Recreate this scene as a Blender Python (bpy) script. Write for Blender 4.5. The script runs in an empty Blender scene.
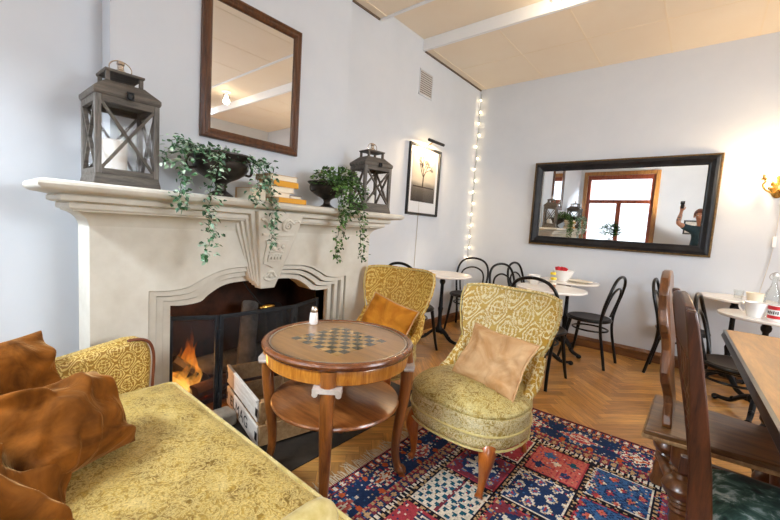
import bpy, bmesh, math, random
from math import sin, cos, pi, radians as R
from mathutils import Vector as V, Matrix as M, noise, Quaternion
random.seed(7)
SC = bpy.context.scene
COL = SC.collection

# ---------------------------------------------------------------- colours / materials
def lin(h):
    h = h.lstrip('#')
    o = []
    for i in (0, 2, 4):
        c = int(h[i:i+2], 16)/255
        o.append(c/12.92 if c <= .04045 else ((c+.055)/1.055)**2.4)
    return (o[0], o[1], o[2], 1)

def newmat(name):
    m = bpy.data.materials.new(name); m.use_nodes = True
    nt = m.node_tree; b = nt.nodes['Principled BSDF']
    return m, nt, b
def N(nt, typ, **kw):
    n = nt.nodes.new(typ)
    for k, v in kw.items():
        if k in n.inputs: n.inputs[k].default_value = v
        else: setattr(n, k, v)
    return n
def L(nt, a, b): nt.links.new(a, b)
def ramp(nt, stops, fac):
    n = nt.nodes.new('ShaderNodeValToRGB'); cr = n.color_ramp
    while len(cr.elements) < len(stops): cr.elements.new(.5)
    for e, (p, c) in zip(cr.elements, stops): e.position = p; e.color = c if not isinstance(c, str) else lin(c)
    L(nt, fac, n.inputs[0]); return n
def math_(nt, op, a, b=None, c=None):
    n = nt.nodes.new('ShaderNodeMath'); n.operation = op
    for i, x in enumerate((a, b, c)):
        if x is None: continue
        if isinstance(x, (int, float)): n.inputs[i].default_value = x
        else: L(nt, x, n.inputs[i])
    return n.outputs[0]
def mix(nt, fac, a, b, blend='MIX'):
    n = nt.nodes.new('ShaderNodeMix'); n.data_type = 'RGBA'; n.blend_type = blend
    for s, x in ((0, fac), (6, a), (7, b)):
        if isinstance(x, (int, float)): n.inputs[s].default_value = x
        elif isinstance(x, (tuple, list)): n.inputs[s].default_value = x
        elif isinstance(x, str): n.inputs[s].default_value = lin(x)
        else: L(nt, x, n.inputs[s])
    return n.outputs[2]
def coords(nt, kind='Object', scale=(1, 1, 1), rot=(0, 0, 0)):
    t = nt.nodes.new('ShaderNodeTexCoord'); mp = nt.nodes.new('ShaderNodeMapping')
    mp.inputs['Scale'].default_value = scale; mp.inputs['Rotation'].default_value = rot
    L(nt, t.outputs[kind], mp.inputs[0]); return mp.outputs[0]
def bump(nt, b, h, strength=.3, dist=.01):
    n = nt.nodes.new('ShaderNodeBump'); n.inputs['Strength'].default_value = strength; n.inputs['Distance'].default_value = dist
    L(nt, h, n.inputs['Height']); L(nt, n.outputs[0], b.inputs['Normal'])

def mat(name, c1, c2=None, rough=.5, metal=0, scale=8, stretch=(1, 1, 1), bmp=0, coat=0, sheen=0, detail=5, spec=None, lo=.3, hi=.7, emit=None, estr=0):
    m, nt, b = newmat(name)
    b.inputs['Roughness'].default_value = rough; b.inputs['Metallic'].default_value = metal
    b.inputs['Coat Weight'].default_value = coat; b.inputs['Coat Roughness'].default_value = .12
    b.inputs['Sheen Weight'].default_value = sheen
    if sheen: b.inputs['Sheen Roughness'].default_value = .4
    if spec is not None: b.inputs['Specular IOR Level'].default_value = spec
    if emit: b.inputs['Emission Color'].default_value = lin(emit); b.inputs['Emission Strength'].default_value = estr
    if c2 or bmp:
        n = N(nt, 'ShaderNodeTexNoise', Scale=scale, Detail=detail, Roughness=.6)
        L(nt, coords(nt, 'Object', stretch), n.inputs['Vector'])
        if c2: L(nt, ramp(nt, [(lo, c1), (hi, c2)], n.outputs[0]).outputs[0], b.inputs['Base Color'])
        else: b.inputs['Base Color'].default_value = lin(c1)
        if bmp: bump(nt, b, n.outputs[0], bmp, .01)
    else: b.inputs['Base Color'].default_value = lin(c1)
    return m

def glass(name, tint=(1, 1, 1, 1), gloss=.08, rough=0.0):
    m = bpy.data.materials.new(name); m.use_nodes = True; nt = m.node_tree; nt.nodes.clear()
    o = nt.nodes.new('ShaderNodeOutputMaterial'); t = N(nt, 'ShaderNodeBsdfTransparent'); t.inputs[0].default_value = tint
    g = N(nt, 'ShaderNodeBsdfGlossy'); g.inputs['Roughness'].default_value = rough
    fr = N(nt, 'ShaderNodeFresnel', IOR=1.45); mx = nt.nodes.new('ShaderNodeMixShader')
    f = math_(nt, 'MULTIPLY', fr.outputs[0], .4+gloss*2)
    L(nt, f, mx.inputs[0]); L(nt, t.outputs[0], mx.inputs[1]); L(nt, g.outputs[0], mx.inputs[2]); L(nt, mx.outputs[0], o.inputs[0])
    return m

def emis(name, c, s):
    m = bpy.data.materials.new(name); m.use_nodes = True; nt = m.node_tree; nt.nodes.clear()
    o = nt.nodes.new('ShaderNodeOutputMaterial'); e = N(nt, 'ShaderNodeEmission', Strength=s); e.inputs[0].default_value = lin(c)
    L(nt, e.outputs[0], o.inputs[0]); return m

def colmat(name, rough=.6, amt=.25, scale=40, stretch=(1, 1, 1), kind='Object', bmp=0, coat=0, sheen=0, spec=.5):
    """base colour from the mesh's own per-face colours (knots, planks, leaves) with fine noise"""
    m, nt, b = newmat(name)
    a = N(nt, 'ShaderNodeVertexColor'); a.layer_name = 'Col'
    n = N(nt, 'ShaderNodeTexNoise', Scale=scale, Detail=5, Roughness=.65)
    L(nt, coords(nt, kind, stretch), n.inputs['Vector'])
    r = ramp(nt, [(.25, (1-amt, 1-amt, 1-amt, 1)), (.75, (1+amt, 1+amt, 1+amt, 1))], n.outputs[0])
    L(nt, mix(nt, 1.0, a.outputs[0], r.outputs[0], 'MULTIPLY'), b.inputs['Base Color'])
    b.inputs['Roughness'].default_value = rough; b.inputs['Coat Weight'].default_value = coat; b.inputs['Sheen Weight'].default_value = sheen
    b.inputs['Specular IOR Level'].default_value = spec
    if bmp: bump(nt, b, n.outputs[0], bmp, .004)
    return m

# ---------------------------------------------------------------- mesh builder
class MB:
    def __init__(s): s.v = []; s.f = []; s.c = []; s.uv = []
    def add(s, vs, fs, col=None, uv=None):
        o = len(s.v); s.v += [tuple(p) for p in vs]
        for i, f in enumerate(fs):
            s.f.append(tuple(k+o for k in f)); s.c.append(col); s.uv.append(uv[i] if uv else None)
        return s
    def box(s, x0, x1, y0, y1, z0, z1, col=None):
        return s.add([(x, y, z) for x in (x0, x1) for y in (y0, y1) for z in (z0, z1)],
                     [(0, 1, 3, 2), (4, 6, 7, 5), (0, 4, 5, 1), (2, 3, 7, 6), (0, 2, 6, 4), (1, 5, 7, 3)], col)
    def obox(s, c, size, mtx, col=None):
        hx, hy, hz = (k/2 for k in size); vs = []
        for x in (-hx, hx):
            for y in (-hy, hy):
                for z in (-hz, hz): vs.append(V(c)+mtx @ V((x, y, z)))
        return s.add(vs, [(0, 1, 3, 2), (4, 6, 7, 5), (0, 4, 5, 1), (2, 3, 7, 6), (0, 2, 6, 4), (1, 5, 7, 3)], col)
    def bar(s, p, q, w, h, up=(0, 0, 1), col=None):
        p, q = V(p), V(q); d = (q-p); ln = d.length; d.normalize(); u = V(up)
        if abs(d.dot(u)) > .98: u = V((1, 0, 0))
        sd = d.cross(u).normalized(); u = sd.cross(d).normalized()
        m = M((sd, d, u)).transposed()
        return s.obox((p+q)/2, (w, ln, h), m, col)
    def loft(s, rings, cap=True, close=True, loop=False, col=None):
        n = len(rings[0]); vs = [p for r in rings for p in r]; fs = []; k = len(rings)
        for i in range(k if loop else k-1):
            a, b = i*n, ((i+1) % k)*n
            for j in range(n if close else n-1):
                j2 = (j+1) % n; fs.append((a+j, a+j2, b+j2, b+j))
        if cap and not loop: fs.append(tuple(reversed(range(n)))); fs.append(tuple(range((k-1)*n, k*n)))
        return s.add(vs, fs, col)
    def tube(s, pts, r, n=8, closed=False, cap=True, col=None, flat=1.0):
        pts = [V(p) for p in pts]; k = len(pts); rs = r if isinstance(r, (list, tuple)) else [r]*k
        tg = []
        for i in range(k):
            a = pts[(i-1) % k] if (closed or i > 0) else pts[i]; b = pts[(i+1) % k] if (closed or i < k-1) else pts[i]
            t = b-a; tg.append(t.normalized() if t.length > 1e-9 else V((0, 0, 1)))
        u = tg[0].orthogonal().normalized(); rings = []
        for i in range(k):
            if i: u = tg[i-1].rotation_difference(tg[i]) @ u
            u = (u-tg[i]*u.dot(tg[i])).normalized(); w = tg[i].cross(u)
            rings.append([pts[i]+(u*cos(2*pi*j/n)+w*sin(2*pi*j/n)*flat)*rs[i] for j in range(n)])
        return s.loft(rings, cap and not closed, True, closed, col)
    def lathe(s, prof, n=24, c=(0, 0, 0), a0=0, cap=True, col=None):
        rings = [[(c[0]+r*cos(a0+2*pi*j/n), c[1]+r*sin(a0+2*pi*j/n), c[2]+z) for j in range(n)] for r, z in prof]
        return s.loft(rings, cap, True, False, col)
    def turned(s, p, q, prof, n=14, col=None):
        """lathe profile [(t 0..1, r)] along the segment p-q"""
        p, q = V(p), V(q); d = (q-p).normalized(); u = d.orthogonal().normalized(); w = d.cross(u)
        rings = [[p+(q-p)*t+(u*cos(2*pi*j/n)+w*sin(2*pi*j/n))*r for j in range(n)] for t, r in prof]
        return s.loft(rings, True, True, False, col)
    def prism(s, poly, ax, a, b, col=None):
        """polygon extruded along axis ax from a to b; poly in the two other axes in order (y,z)/(x,z)/(x,y)"""
        def P(p, t): return {'x': (t, p[0], p[1]), 'y': (p[0], t, p[1]), 'z': (p[0], p[1], t)}[ax]
        n = len(poly); vs = [P(p, a) for p in poly]+[P(p, b) for p in poly]
        fs = [tuple(range(n)), tuple(reversed(range(n, 2*n)))]+[(i, i+n, (i+1) % n+n, (i+1) % n) for i in range(n)]
        return s.add(vs, fs, col)
    def sphere(s, c, r, n=12, k=8, col=None):
        r = (r, r, r) if isinstance(r, (int, float)) else r
        rings = []
        for i in range(1, k):
            a = pi*i/k; rings.append([(c[0]+r[0]*sin(a)*cos(2*pi*j/n), c[1]+r[1]*sin(a)*sin(2*pi*j/n), c[2]-r[2]*cos(a)) for j in range(n)])
        o = len(s.v); s.loft(rings, False, True, False, col)
        vs = [(c[0], c[1], c[2]-r[2]), (c[0], c[1], c[2]+r[2])]; b = len(s.v); s.v += vs
        for j in range(n):
            s.f.append((b, o+(j+1) % n, o+j)); s.f.append((b+1, o+(k-2)*n+j, o+(k-2)*n+(j+1) % n)); s.c += [col]*2; s.uv += [None]*2
        return s
    def grid(s, fn, nu, nv, cu=False, cv=False, col=None):
        vs = [fn(i/(nu if cu else nu-1), j/(nv if cv else nv-1)) for i in range(nu) for j in range(nv)]
        fs = [(i*nv+j, ((i+1) % nu)*nv+j, ((i+1) % nu)*nv+(j+1) % nv, i*nv+(j+1) % nv) for i in range(nu if cu else nu-1) for j in range(nv if cv else nv-1)]
        return s.add(vs, fs, col)
    def build(s, name, m, parent=None, off=None, bev=0, sub=0, flat=False, angle=40, boxuv=False, recalc=True, seg=2):
        me = bpy.data.meshes.new(name)
        vs = s.v if off is None else [(a-off[0], b-off[1], c-off[2]) for a, b, c in s.v]
        me.from_pydata(vs, [], s.f)
        if any(c is not None for c in s.c):
            at = me.color_attributes.new('Col', 'FLOAT_COLOR', 'CORNER'); buf = []
            for c, f in zip(s.c, s.f): buf += list(c or (1, 1, 1, 1))*len(f)
            at.data.foreach_set('color', buf)
        if any(u is not None for u in s.uv) or boxuv:
            ul = me.uv_layers.new(name='UVMap'); buf = []
            for u, p in zip(s.uv, me.polygons):
                if u is not None:
                    for q in u: buf += [q[0], q[1]]
                else:
                    nx, ny, nz = (abs(k) for k in p.normal)
                    for vi in p.vertices:
                        a = vs[vi]
                        if nz >= max(nx, ny)*1.05: buf += [a[0], a[1]]
                        elif ny >= nx: buf += [a[0], a[2]]
                        else: buf += [a[1], a[2]]
            ul.data.foreach_set('uv', buf)
        if recalc:
            bm = bmesh.new(); bm.from_mesh(me); bmesh.ops.recalc_face_normals(bm, faces=bm.faces); bm.to_mesh(me); bm.free()
        if not flat:
            me.shade_smooth()
            if not sub: me.set_sharp_from_angle(angle=R(angle))
        o = bpy.data.objects.new(name, me); COL.objects.link(o)
        if m: me.materials.append(m)
        if parent: o.parent = parent
        if bev:
            b = o.modifiers.new('b', 'BEVEL'); b.width = bev; b.segments = seg; b.limit_method = 'ANGLE'; b.angle_limit = R(50)
        if sub:
            b = o.modifiers.new('s', 'SUBSURF'); b.levels = sub; b.render_levels = sub
        return o

def tag(o, label, cat, group=None, kind=None):
    if label: o['label'] = label
    if cat: o['category'] = cat
    if group: o['group'] = group
    if kind: o['kind'] = kind
    return o
def thing(name, label, cat, loc=(0, 0, 0), rz=0, group=None):
    o = bpy.data.objects.new(name, None); COL.objects.link(o); o.empty_display_size = .1
    o.location = loc; o.rotation_euler = (0, 0, rz)
    return tag(o, label, cat, group)
def struct(o): o['kind'] = 'structure'; return o
def copy_tree(o, parent=None):
    c = o.copy(); COL.objects.link(c); c.parent = parent
    for ch in [k for k in list(COL.objects) if k.parent == o]: copy_tree(ch, c)
    return c
def dup(o, loc, rz, label, group=None):
    c = copy_tree(o); c.location = loc; c.rotation_euler = (0, 0, rz); c['label'] = label
    if group: c['group'] = group
    return c
def arc(c, r, a0, a1, n, plane='xz'):
    o = []
    for i in range(n+1):
        a = a0+(a1-a0)*i/n; p = (r*cos(a), r*sin(a))
        o.append({'xz': (c[0]+p[0], c[1], c[2]+p[1]), 'xy': (c[0]+p[0], c[1]+p[1], c[2]), 'yz': (c[0], c[1]+p[0], c[2]+p[1])}[plane])
    return o
def smooth(pts, n=6):
    """Catmull-Rom through pts"""
    pts = [V(p) for p in pts]; o = []
    for i in range(len(pts)-1):
        a = pts[max(i-1, 0)]; b = pts[i]; c = pts[i+1]; d = pts[min(i+2, len(pts)-1)]
        for k in range(n):
            t = k/n
            o.append(.5*((2*b)+(c-a)*t+(2*a-5*b+4*c-d)*t*t+(3*b-a-3*c+d)*t**3))
    o.append(pts[-1]); return o
# ---------------------------------------------------------------- materials
def woodmat(name, dark, light, rough=.35, coat=.3, axis='x', scale=3.0, bmp=.05):
    m, nt, b = newmat(name)
    st = {'x': (1, 9, 9), 'y': (9, 1, 9), 'z': (9, 9, 1)}[axis]
    v = coords(nt, 'Object', st)
    n = N(nt, 'ShaderNodeTexNoise', Scale=scale, Detail=8, Roughness=.65, Distortion=.6); L(nt, v, n.inputs['Vector'])
    n2 = N(nt, 'ShaderNodeTexNoise', Scale=scale*9, Detail=4); L(nt, v, n2.inputs['Vector'])
    f = math_(nt, 'ADD', math_(nt, 'MULTIPLY', n.outputs[0], .75), math_(nt, 'MULTIPLY', n2.outputs[0], .25))
    L(nt, ramp(nt, [(.33, dark), (.66, light)], f).outputs[0], b.inputs['Base Color'])
    b.inputs['Roughness'].default_value = rough; b.inputs['Coat Weight'].default_value = coat; b.inputs['Coat Roughness'].default_value = .15
    if bmp: bump(nt, b, n2.outputs[0], bmp, .003)
    return m

def damask(name, ground, motif, pale, su=.155, sv=.2, rough=.55, wear=.5):
    """ogee-lattice damask velvet, in box-projected metres (UV)"""
    m, nt, b = newmat(name)
    t = nt.nodes.new('ShaderNodeTexCoord'); sx = nt.nodes.new('ShaderNodeSeparateXYZ')
    nz = N(nt, 'ShaderNodeTexNoise', Scale=28, Detail=4, Roughness=.7); L(nt, t.outputs['UV'], nz.inputs['Vector'])
    nl = N(nt, 'ShaderNodeTexNoise', Scale=75, Detail=3, Roughness=.6); L(nt, t.outputs['UV'], nl.inputs['Vector'])
    L(nt, t.outputs['UV'], sx.inputs[0])
    w = math_(nt, 'MULTIPLY', math_(nt, 'SUBTRACT', nz.outputs[0], .5), 1.9)
    u = math_(nt, 'ADD', math_(nt, 'MULTIPLY', sx.outputs[0], 2*pi/su), w)
    v = math_(nt, 'ADD', math_(nt, 'MULTIPLY', sx.outputs[1], 2*pi/sv), w)
    cu = math_(nt, 'COSINE', u); cv = math_(nt, 'COSINE', v)
    s = math_(nt, 'ADD', cu, math_(nt, 'MULTIPLY', cv, .95))           # 0 along the ogee lattice, +-2 at the motif centres
    a = math_(nt, 'ABSOLUTE', s)
    brk = math_(nt, 'GREATER_THAN', nl.outputs[0], .40)
    lat = math_(nt, 'MULTIPLY', math_(nt, 'LESS_THAN', math_(nt, 'ABSOLUTE', math_(nt, 'SUBTRACT', a, .3)), .15), brk)   # paired lines of the lattice ribbon
    r1 = math_(nt, 'LESS_THAN', math_(nt, 'ABSOLUTE', math_(nt, 'SUBTRACT', a, 1.12)), .11)
    cu2 = math_(nt, 'COSINE', math_(nt, 'MULTIPLY', u, 3.0)); cv2 = math_(nt, 'COSINE', math_(nt, 'MULTIPLY', v, 4.0))
    pp = math_(nt, 'ABSOLUTE', math_(nt, 'ADD', math_(nt, 'MULTIPLY', cu2, cv2), math_(nt, 'MULTIPLY', math_(nt, 'SUBTRACT', nl.outputs[0], .5), 1.6)))
    pet = math_(nt, 'MULTIPLY', math_(nt, 'LESS_THAN', pp, .24), math_(nt, 'GREATER_THAN', a, .78))
    fig = math_(nt, 'MAXIMUM', lat, math_(nt, 'MULTIPLY', math_(nt, 'MAXIMUM', r1, pet), brk))
    worn = N(nt, 'ShaderNodeTexNoise', Scale=5, Detail=3); L(nt, coords(nt, 'Object'), worn.inputs['Vector'])
    wf = ramp(nt, [(.4, (0, 0, 0, 1)), (.65, (wear, wear, wear, 1))], worn.outputs[0])
    bg = mix(nt, wf.outputs[0], ground, pale)
    fine = ramp(nt, [(.3, (.86, .86, .86, 1)), (.7, (1.1, 1.1, 1.1, 1))], nl.outputs[0])
    cc = mix(nt, fig, bg, motif)
    L(nt, mix(nt, 1.0, cc, fine.outputs[0], 'MULTIPLY'), b.inputs['Base Color'])
    b.inputs['Roughness'].default_value = rough; b.inputs['Sheen Weight'].default_value = .35; b.inputs['Sheen Roughness'].default_value = .35
    b.inputs['Sheen Tint'].default_value = lin('#f3e3a8')
    bump(nt, b, fig, .25, .003)
    return m

def brocade(name, ground, pale, olive):
    """worn seat velvet: fine broken damask figure, nap that catches light"""
    m, nt, b = newmat(name)
    t = nt.nodes.new('ShaderNodeTexCoord')
    n1 = N(nt, 'ShaderNodeTexNoise', Scale=27, Detail=6, Roughness=.7, Distortion=2.4); L(nt, t.outputs['UV'], n1.inputs['Vector'])
    n2 = N(nt, 'ShaderNodeTexNoise', Scale=9, Detail=4, Roughness=.6); L(nt, t.outputs['UV'], n2.inputs['Vector'])
    n3 = N(nt, 'ShaderNodeTexNoise', Scale=160, Detail=3); L(nt, t.outputs['UV'], n3.inputs['Vector'])
    base = ramp(nt, [(.38, olive), (.55, ground), (.7, pale)], n2.outputs[0])
    fig = ramp(nt, [(.40, (0, 0, 0, 1)), (.46, (1, 1, 1, 1)), (.50, (1, 1, 1, 1)), (.56, (0, 0, 0, 1))], n1.outputs[0])
    n4 = N(nt, 'ShaderNodeTexNoise', Scale=46, Detail=5, Roughness=.7, Distortion=1.8); L(nt, t.outputs['UV'], n4.inputs['Vector'])
    dk = ramp(nt, [(.52, (0, 0, 0, 1)), (.6, (.7, .7, .7, 1))], n4.outputs[0])
    c = mix(nt, dk.outputs[0], base.outputs[0], olive)
    c = mix(nt, math_(nt, 'MULTIPLY', fig.outputs[0], .75), c, pale)
    fn = ramp(nt, [(.3, (.78, .78, .78, 1)), (.7, (1.2, 1.2, 1.2, 1))], n3.outputs[0])
    L(nt, mix(nt, 1.0, c, fn.outputs[0], 'MULTIPLY'), b.inputs['Base Color'])
    b.inputs['Roughness'].default_value = .48; b.inputs['Sheen Weight'].default_value = .4; b.inputs['Sheen Roughness'].default_value = .3
    b.inputs['Sheen Tint'].default_value = lin('#f0dda0')
    bump(nt, b, n1.outputs[0], .35, .006)
    return m

def velvet(name, dark, light):
    m, nt, b = newmat(name)
    n = N(nt, 'ShaderNodeTexNoise', Scale=7, Detail=5, Roughness=.6, Distortion=.8); L(nt, coords(nt, 'Object'), n.inputs['Vector'])
    L(nt, ramp(nt, [(.35, dark), (.68, light)], n.outputs[0]).outputs[0], b.inputs['Base Color'])
    b.inputs['Roughness'].default_value = .85; b.inputs['Specular IOR Level'].default_value = .15; b.inputs['Sheen Weight'].default_value = .6; b.inputs['Sheen Roughness'].default_value = .3
    b.inputs['Sheen Tint'].default_value = lin('#f0c080')
    n2 = N(nt, 'ShaderNodeTexNoise', Scale=11, Detail=3, Roughness=.5, Distortion=2.5); L(nt, coords(nt, 'Object', (1, .45, .6)), n2.inputs['Vector'])
    bump(nt, b, n2.outputs[0], .35, .03)
    return m

MT = {}
MT['wall'] = mat('wall_paint', '#ced3d9', '#d4d8dd', rough=.75, scale=3, bmp=.02)
MT['ceil'] = mat('ceiling_paint', '#f1e2ca', '#f4e7d1', rough=.7, scale=2)
MT['white'] = mat('white_gloss_paint', '#eef0f2', rough=.4)
MT['stone'] = mat('carved_sandstone', '#cbc5b7', '#dcd8cc', rough=.72, scale=7, bmp=.06, detail=9)
MT['hearth'] = mat('sooty_slate', '#1b1815', '#3a332c', rough=.6, scale=9, bmp=.3)
MT['greystone'] = mat('grey_hearth_stone', '#8d887e', '#b3aea2', rough=.8, scale=14, bmp=.3)
MT['soot'] = mat('sooty_brick', '#120d0a', '#4a2c1e', rough=.9, scale=6, bmp=.3)
MT['black'] = mat('black_bentwood', '#070606', '#110e0c', rough=.28, coat=0, scale=20, spec=.3)
MT['blackseat'] = mat('dark_cane_seat', '#120e0c', '#2a221d', rough=.45, scale=30, spec=.3)
MT['iron'] = mat('black_cast_iron', '#070707', '#18181a', rough=.45, metal=.2, scale=25, bmp=.1, spec=.3)
MT['screen_iron'] = mat('screen_frame_iron', '#1b1e22', '#2c3035', rough=.45, metal=.5, scale=20)
MT['marble'] = mat('white_marble', '#ded6cb', '#f3eee7', rough=.22, scale=4, coat=.3, detail=9)
MT['brass'] = mat('brass', '#b98a3c', '#d9b060', rough=.25, metal=1, scale=10)
MT['chessbase'] = woodmat('walnut_table_wood', '#5a2e12', '#a4632b', rough=.28, coat=.5, axis='z', scale=2.5)
MT['chesstop'] = woodmat('worn_table_top', '#6b4724', '#a5763e', rough=.3, coat=.5, axis='x', scale=2.5)
MT['apron'] = woodmat('flamed_veneer', '#8a4a12', '#cf8a32', rough=.25, coat=.6, axis='z', scale=5)
MT['shelfwood'] = woodmat('shelf_veneer', '#5e2c10', '#a96a35', rough=.3, coat=.5, axis='x', scale=3)
MT['legwood'] = woodmat('orange_beech', '#8a3e12', '#c9752c', rough=.3, coat=.4, axis='z')
MT['framewood'] = woodmat('mirror_frame_wood', '#2e170a', '#6a3e1d', rough=.35, coat=.3, axis='z', scale=4)
MT['darkwood'] = woodmat('dark_oak', '#24110a', '#5c3119', rough=.34, coat=.2, axis='z', scale=4)
MT['midwood'] = woodmat('carved_walnut', '#3a1e0c', '#7c4b22', rough=.3, coat=.25, axis='z', scale=4)
MT['plank'] = woodmat('worn_plank', '#4d3018', '#8a6236', rough=.36, coat=.3, axis='x', scale=3)
MT['tabletop'] = woodmat('polished_table_top', '#6d4512', '#ab752a', rough=.42, coat=.0, axis='y', scale=2)  # golden tone has the glare on the table top painted in
MT['ebony'] = mat('black_table_edge', '#0b0908', '#191412', rough=.28, coat=.15, scale=10)
MT['baseboard'] = woodmat('baseboard_wood', '#4d2b14', '#8a5a30', rough=.4, coat=.2, axis='x', scale=3)
MT['winwood'] = woodmat('window_red_wood', '#6a2a16', '#9c4c2c', rough=.4, coat=.2, axis='z')
MT['wincase'] = woodmat('window_casing_wood', '#7d4f20', '#b07c40', rough=.4, coat=.2, axis='z')
MT['greywood'] = woodmat('weathered_lantern_wood', '#3e3b38', '#837d76', rough=.7, coat=0, axis='z', scale=5, bmp=.3)
MT['greywoodx'] = woodmat('weathered_lantern_board', '#393430', '#71695f', rough=.7, coat=0, axis='y', scale=5, bmp=.3)
MT['crate'] = woodmat('whitewashed_crate_wood', '#c6bbac', '#f0ebe3', rough=.75, coat=0, axis='x', scale=4, bmp=.3)
MT['cratein'] = woodmat('raw_crate_wood', '#9b7447', '#c9a676', rough=.75, coat=0, axis='x', scale=4, bmp=.2)
MT['ink'] = mat('stencil_ink', '#2e2a28', rough=.8)
MT['zinc'] = mat('dull_metal', '#6d655c', '#a39888', rough=.4, metal=.9, scale=20)
MT['nickel'] = mat('nickel', '#b9ada0', '#d8cdbf', rough=.25, metal=1, scale=8)
MT['urn'] = mat('bronze_urn', '#211d1b', '#4b443e', rough=.38, metal=.6, scale=14, bmp=.15)
MT['wax'] = mat('candle_wax', '#f3ece0', rough=.5)
MT['wick'] = mat('candle_wick', '#2a2420', rough=.9)
MT['glass'] = glass('clear_glass')
MT['panes'] = glass('lantern_glass', gloss=-.14)
MT['bottleglass'] = glass('bottle_glass', (.965, .975, .97, 1), -.05)
MT['mirror'] = mat('mirror_silver', '#f4f5f5', rough=0.0, metal=1)
MT['blackframe'] = mat('black_mirror_frame', '#0e0f12', '#222328', rough=.38, scale=12, spec=.35)
MT['goldedge'] = mat('tarnished_gilt', '#4d3a20', '#84663a', rough=.4, metal=.6, scale=40)
MT['porcelain'] = mat('white_porcelain', '#f2f1ee', rough=.18, coat=.5)
MT['armchair'] = damask('gold_damask_velvet', '#c0942a', '#eee3b6', '#cfb058', su=.165, sv=.215, wear=.8)
MT['armtop'] = brocade('olive_gold_seat_nap', '#a78b3a', '#d2c488', '#7d621d')
MT['armgold'] = damask('deep_gold_damask_velvet', '#b07c10', '#e3c468', '#bd8d1e', su=.17, sv=.22, wear=.3)
MT['rimwood'] = woodmat('dark_table_rim', '#4a2410', '#8a4f26', rough=.25, coat=.6, axis='x', scale=3)
MT['armseat'] = brocade('worn_gold_seat_velvet', '#c0a757', '#eae1b8', '#967a2c')
MT['sofa'] = brocade('gold_sofa_velvet', '#b3933f', '#d6c07c', '#7a5c18')
MT['sofaarm'] = damask('gold_sofa_damask', '#93690f', '#dcc173', '#a87f24', su=.085, sv=.11, wear=.3)
MT['piping'] = mat('gold_piping', '#bda65a', '#d8c88c', rough=.6, scale=30, sheen=.3)
MT['redpiping'] = mat('russet_piping', '#6e3514', rough=.6, sheen=.3)
MT['amber'] = velvet('amber_velvet', '#552f09', '#91561a')
MT['orange'] = velvet('orange_velvet', '#a8641a', '#d08c2c')
MT['peach'] = velvet('peach_velvet', '#b98a58', '#dcb88c')
MT['leaf'] = colmat('ivy_leaf', rough=.45, amt=.2, scale=60)
MT['stem'] = mat('ivy_stem', '#4b5a2c', rough=.7)
MT['rug'] = colmat('rug_wool', rough=.95, amt=.28, scale=140, bmp=.4, spec=.1)
MT['fringe'] = mat('rug_fringe', '#b9aa90', '#d8ccb4', rough=.95, scale=60)
MT['floor'] = colmat('parquet_oak', rough=.34, amt=.42, scale=5, stretch=(1, 9, 1), kind='UV', coat=.2)
MT['paper'] = mat('page_edges', '#e9dcc0', '#f4ebd8', rough=.8, scale=90, stretch=(1, 1, 12))
MT['skin'] = mat('skin', '#b97f63', '#cf9779', rough=.5, scale=20)
MT['tattoo'] = mat('tattooed_skin', '#4d5a63', '#c08f76', rough=.5, scale=22, lo=.42, hi=.55)
MT['shirt'] = mat('dark_teal_shirt', '#1c333c', '#27444e', rough=.8, scale=20)
MT['trousers'] = mat('dark_trousers', '#1a1b20', '#24262c', rough=.85, scale=30)
MT['hair'] = mat('reddish_hair', '#5e2f1c', '#7d4429', rough=.6, scale=40)
MT['dark'] = mat('matt_black_plastic', '#131314', rough=.5)
MT['blackglass'] = mat('lens_glass', '#050507', rough=.05, coat=1)
def meshscreen():
    m = bpy.data.materials.new('fine_fire_mesh'); m.use_nodes = True; nt = m.node_tree; b = nt.nodes['Principled BSDF']
    b.inputs['Base Color'].default_value = lin('#3a3d42'); b.inputs['Roughness'].default_value = .5; b.inputs['Metallic'].default_value = .5
    o = nt.nodes['Material Output']; t = N(nt, 'ShaderNodeBsdfTransparent'); mx = nt.nodes.new('ShaderNodeMixShader'); mx.inputs[0].default_value = .42
    L(nt, t.outputs[0], mx.inputs[1]); L(nt, b.outputs[0], mx.inputs[2]); L(nt, mx.outputs[0], o.inputs[0]); return m
MT['mesh'] = meshscreen()
# ---------------------------------------------------------------- the room
XL, XR, YF, YB, ZC = -2.49, 2.9, -1.0, 4.69, 3.11
XC = -2.35                       # chimney breast face
mb = MB()
cols = ['#b5803f', '#be8743', '#c48e49', '#a9773a', '#cb954e', '#b9833f']
mb.box(XL-.1, XR+.1, YF-.1, YB+.1, -.05, -.004, lin('#2b1a0d'))
PL, PW = .42, .07; c45 = cos(pi/4)
rng = random.Random(3)
def plank(cx, cy, ang):
    if not (XL-.3 < cx < XR+.3 and YF-.3 < cy < YB+.3): return
    hl, hw = PL/2-.0006, PW/2-.0006
    c = lin(rng.choice(cols)); k = rng.uniform(.93, 1.06); c = (c[0]*k, c[1]*k, c[2]*k, 1)
    o = (rng.uniform(0, 40), rng.uniform(0, 40)); pts = []; uvs = []
    for a, b in ((-hl, -hw), (hl, -hw), (hl, hw), (-hl, hw)):
        x, y = cx+a*cos(ang)-b*sin(ang), cy+a*sin(ang)+b*cos(ang)
        pts.append((min(max(x, XL-.05), XR+.05), min(max(y, YF-.05), YB+.05), 0)); uvs.append((o[0]+a, o[1]+b))
    mb.add(pts, [(0, 1, 2, 3)], c, [uvs])
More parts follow.
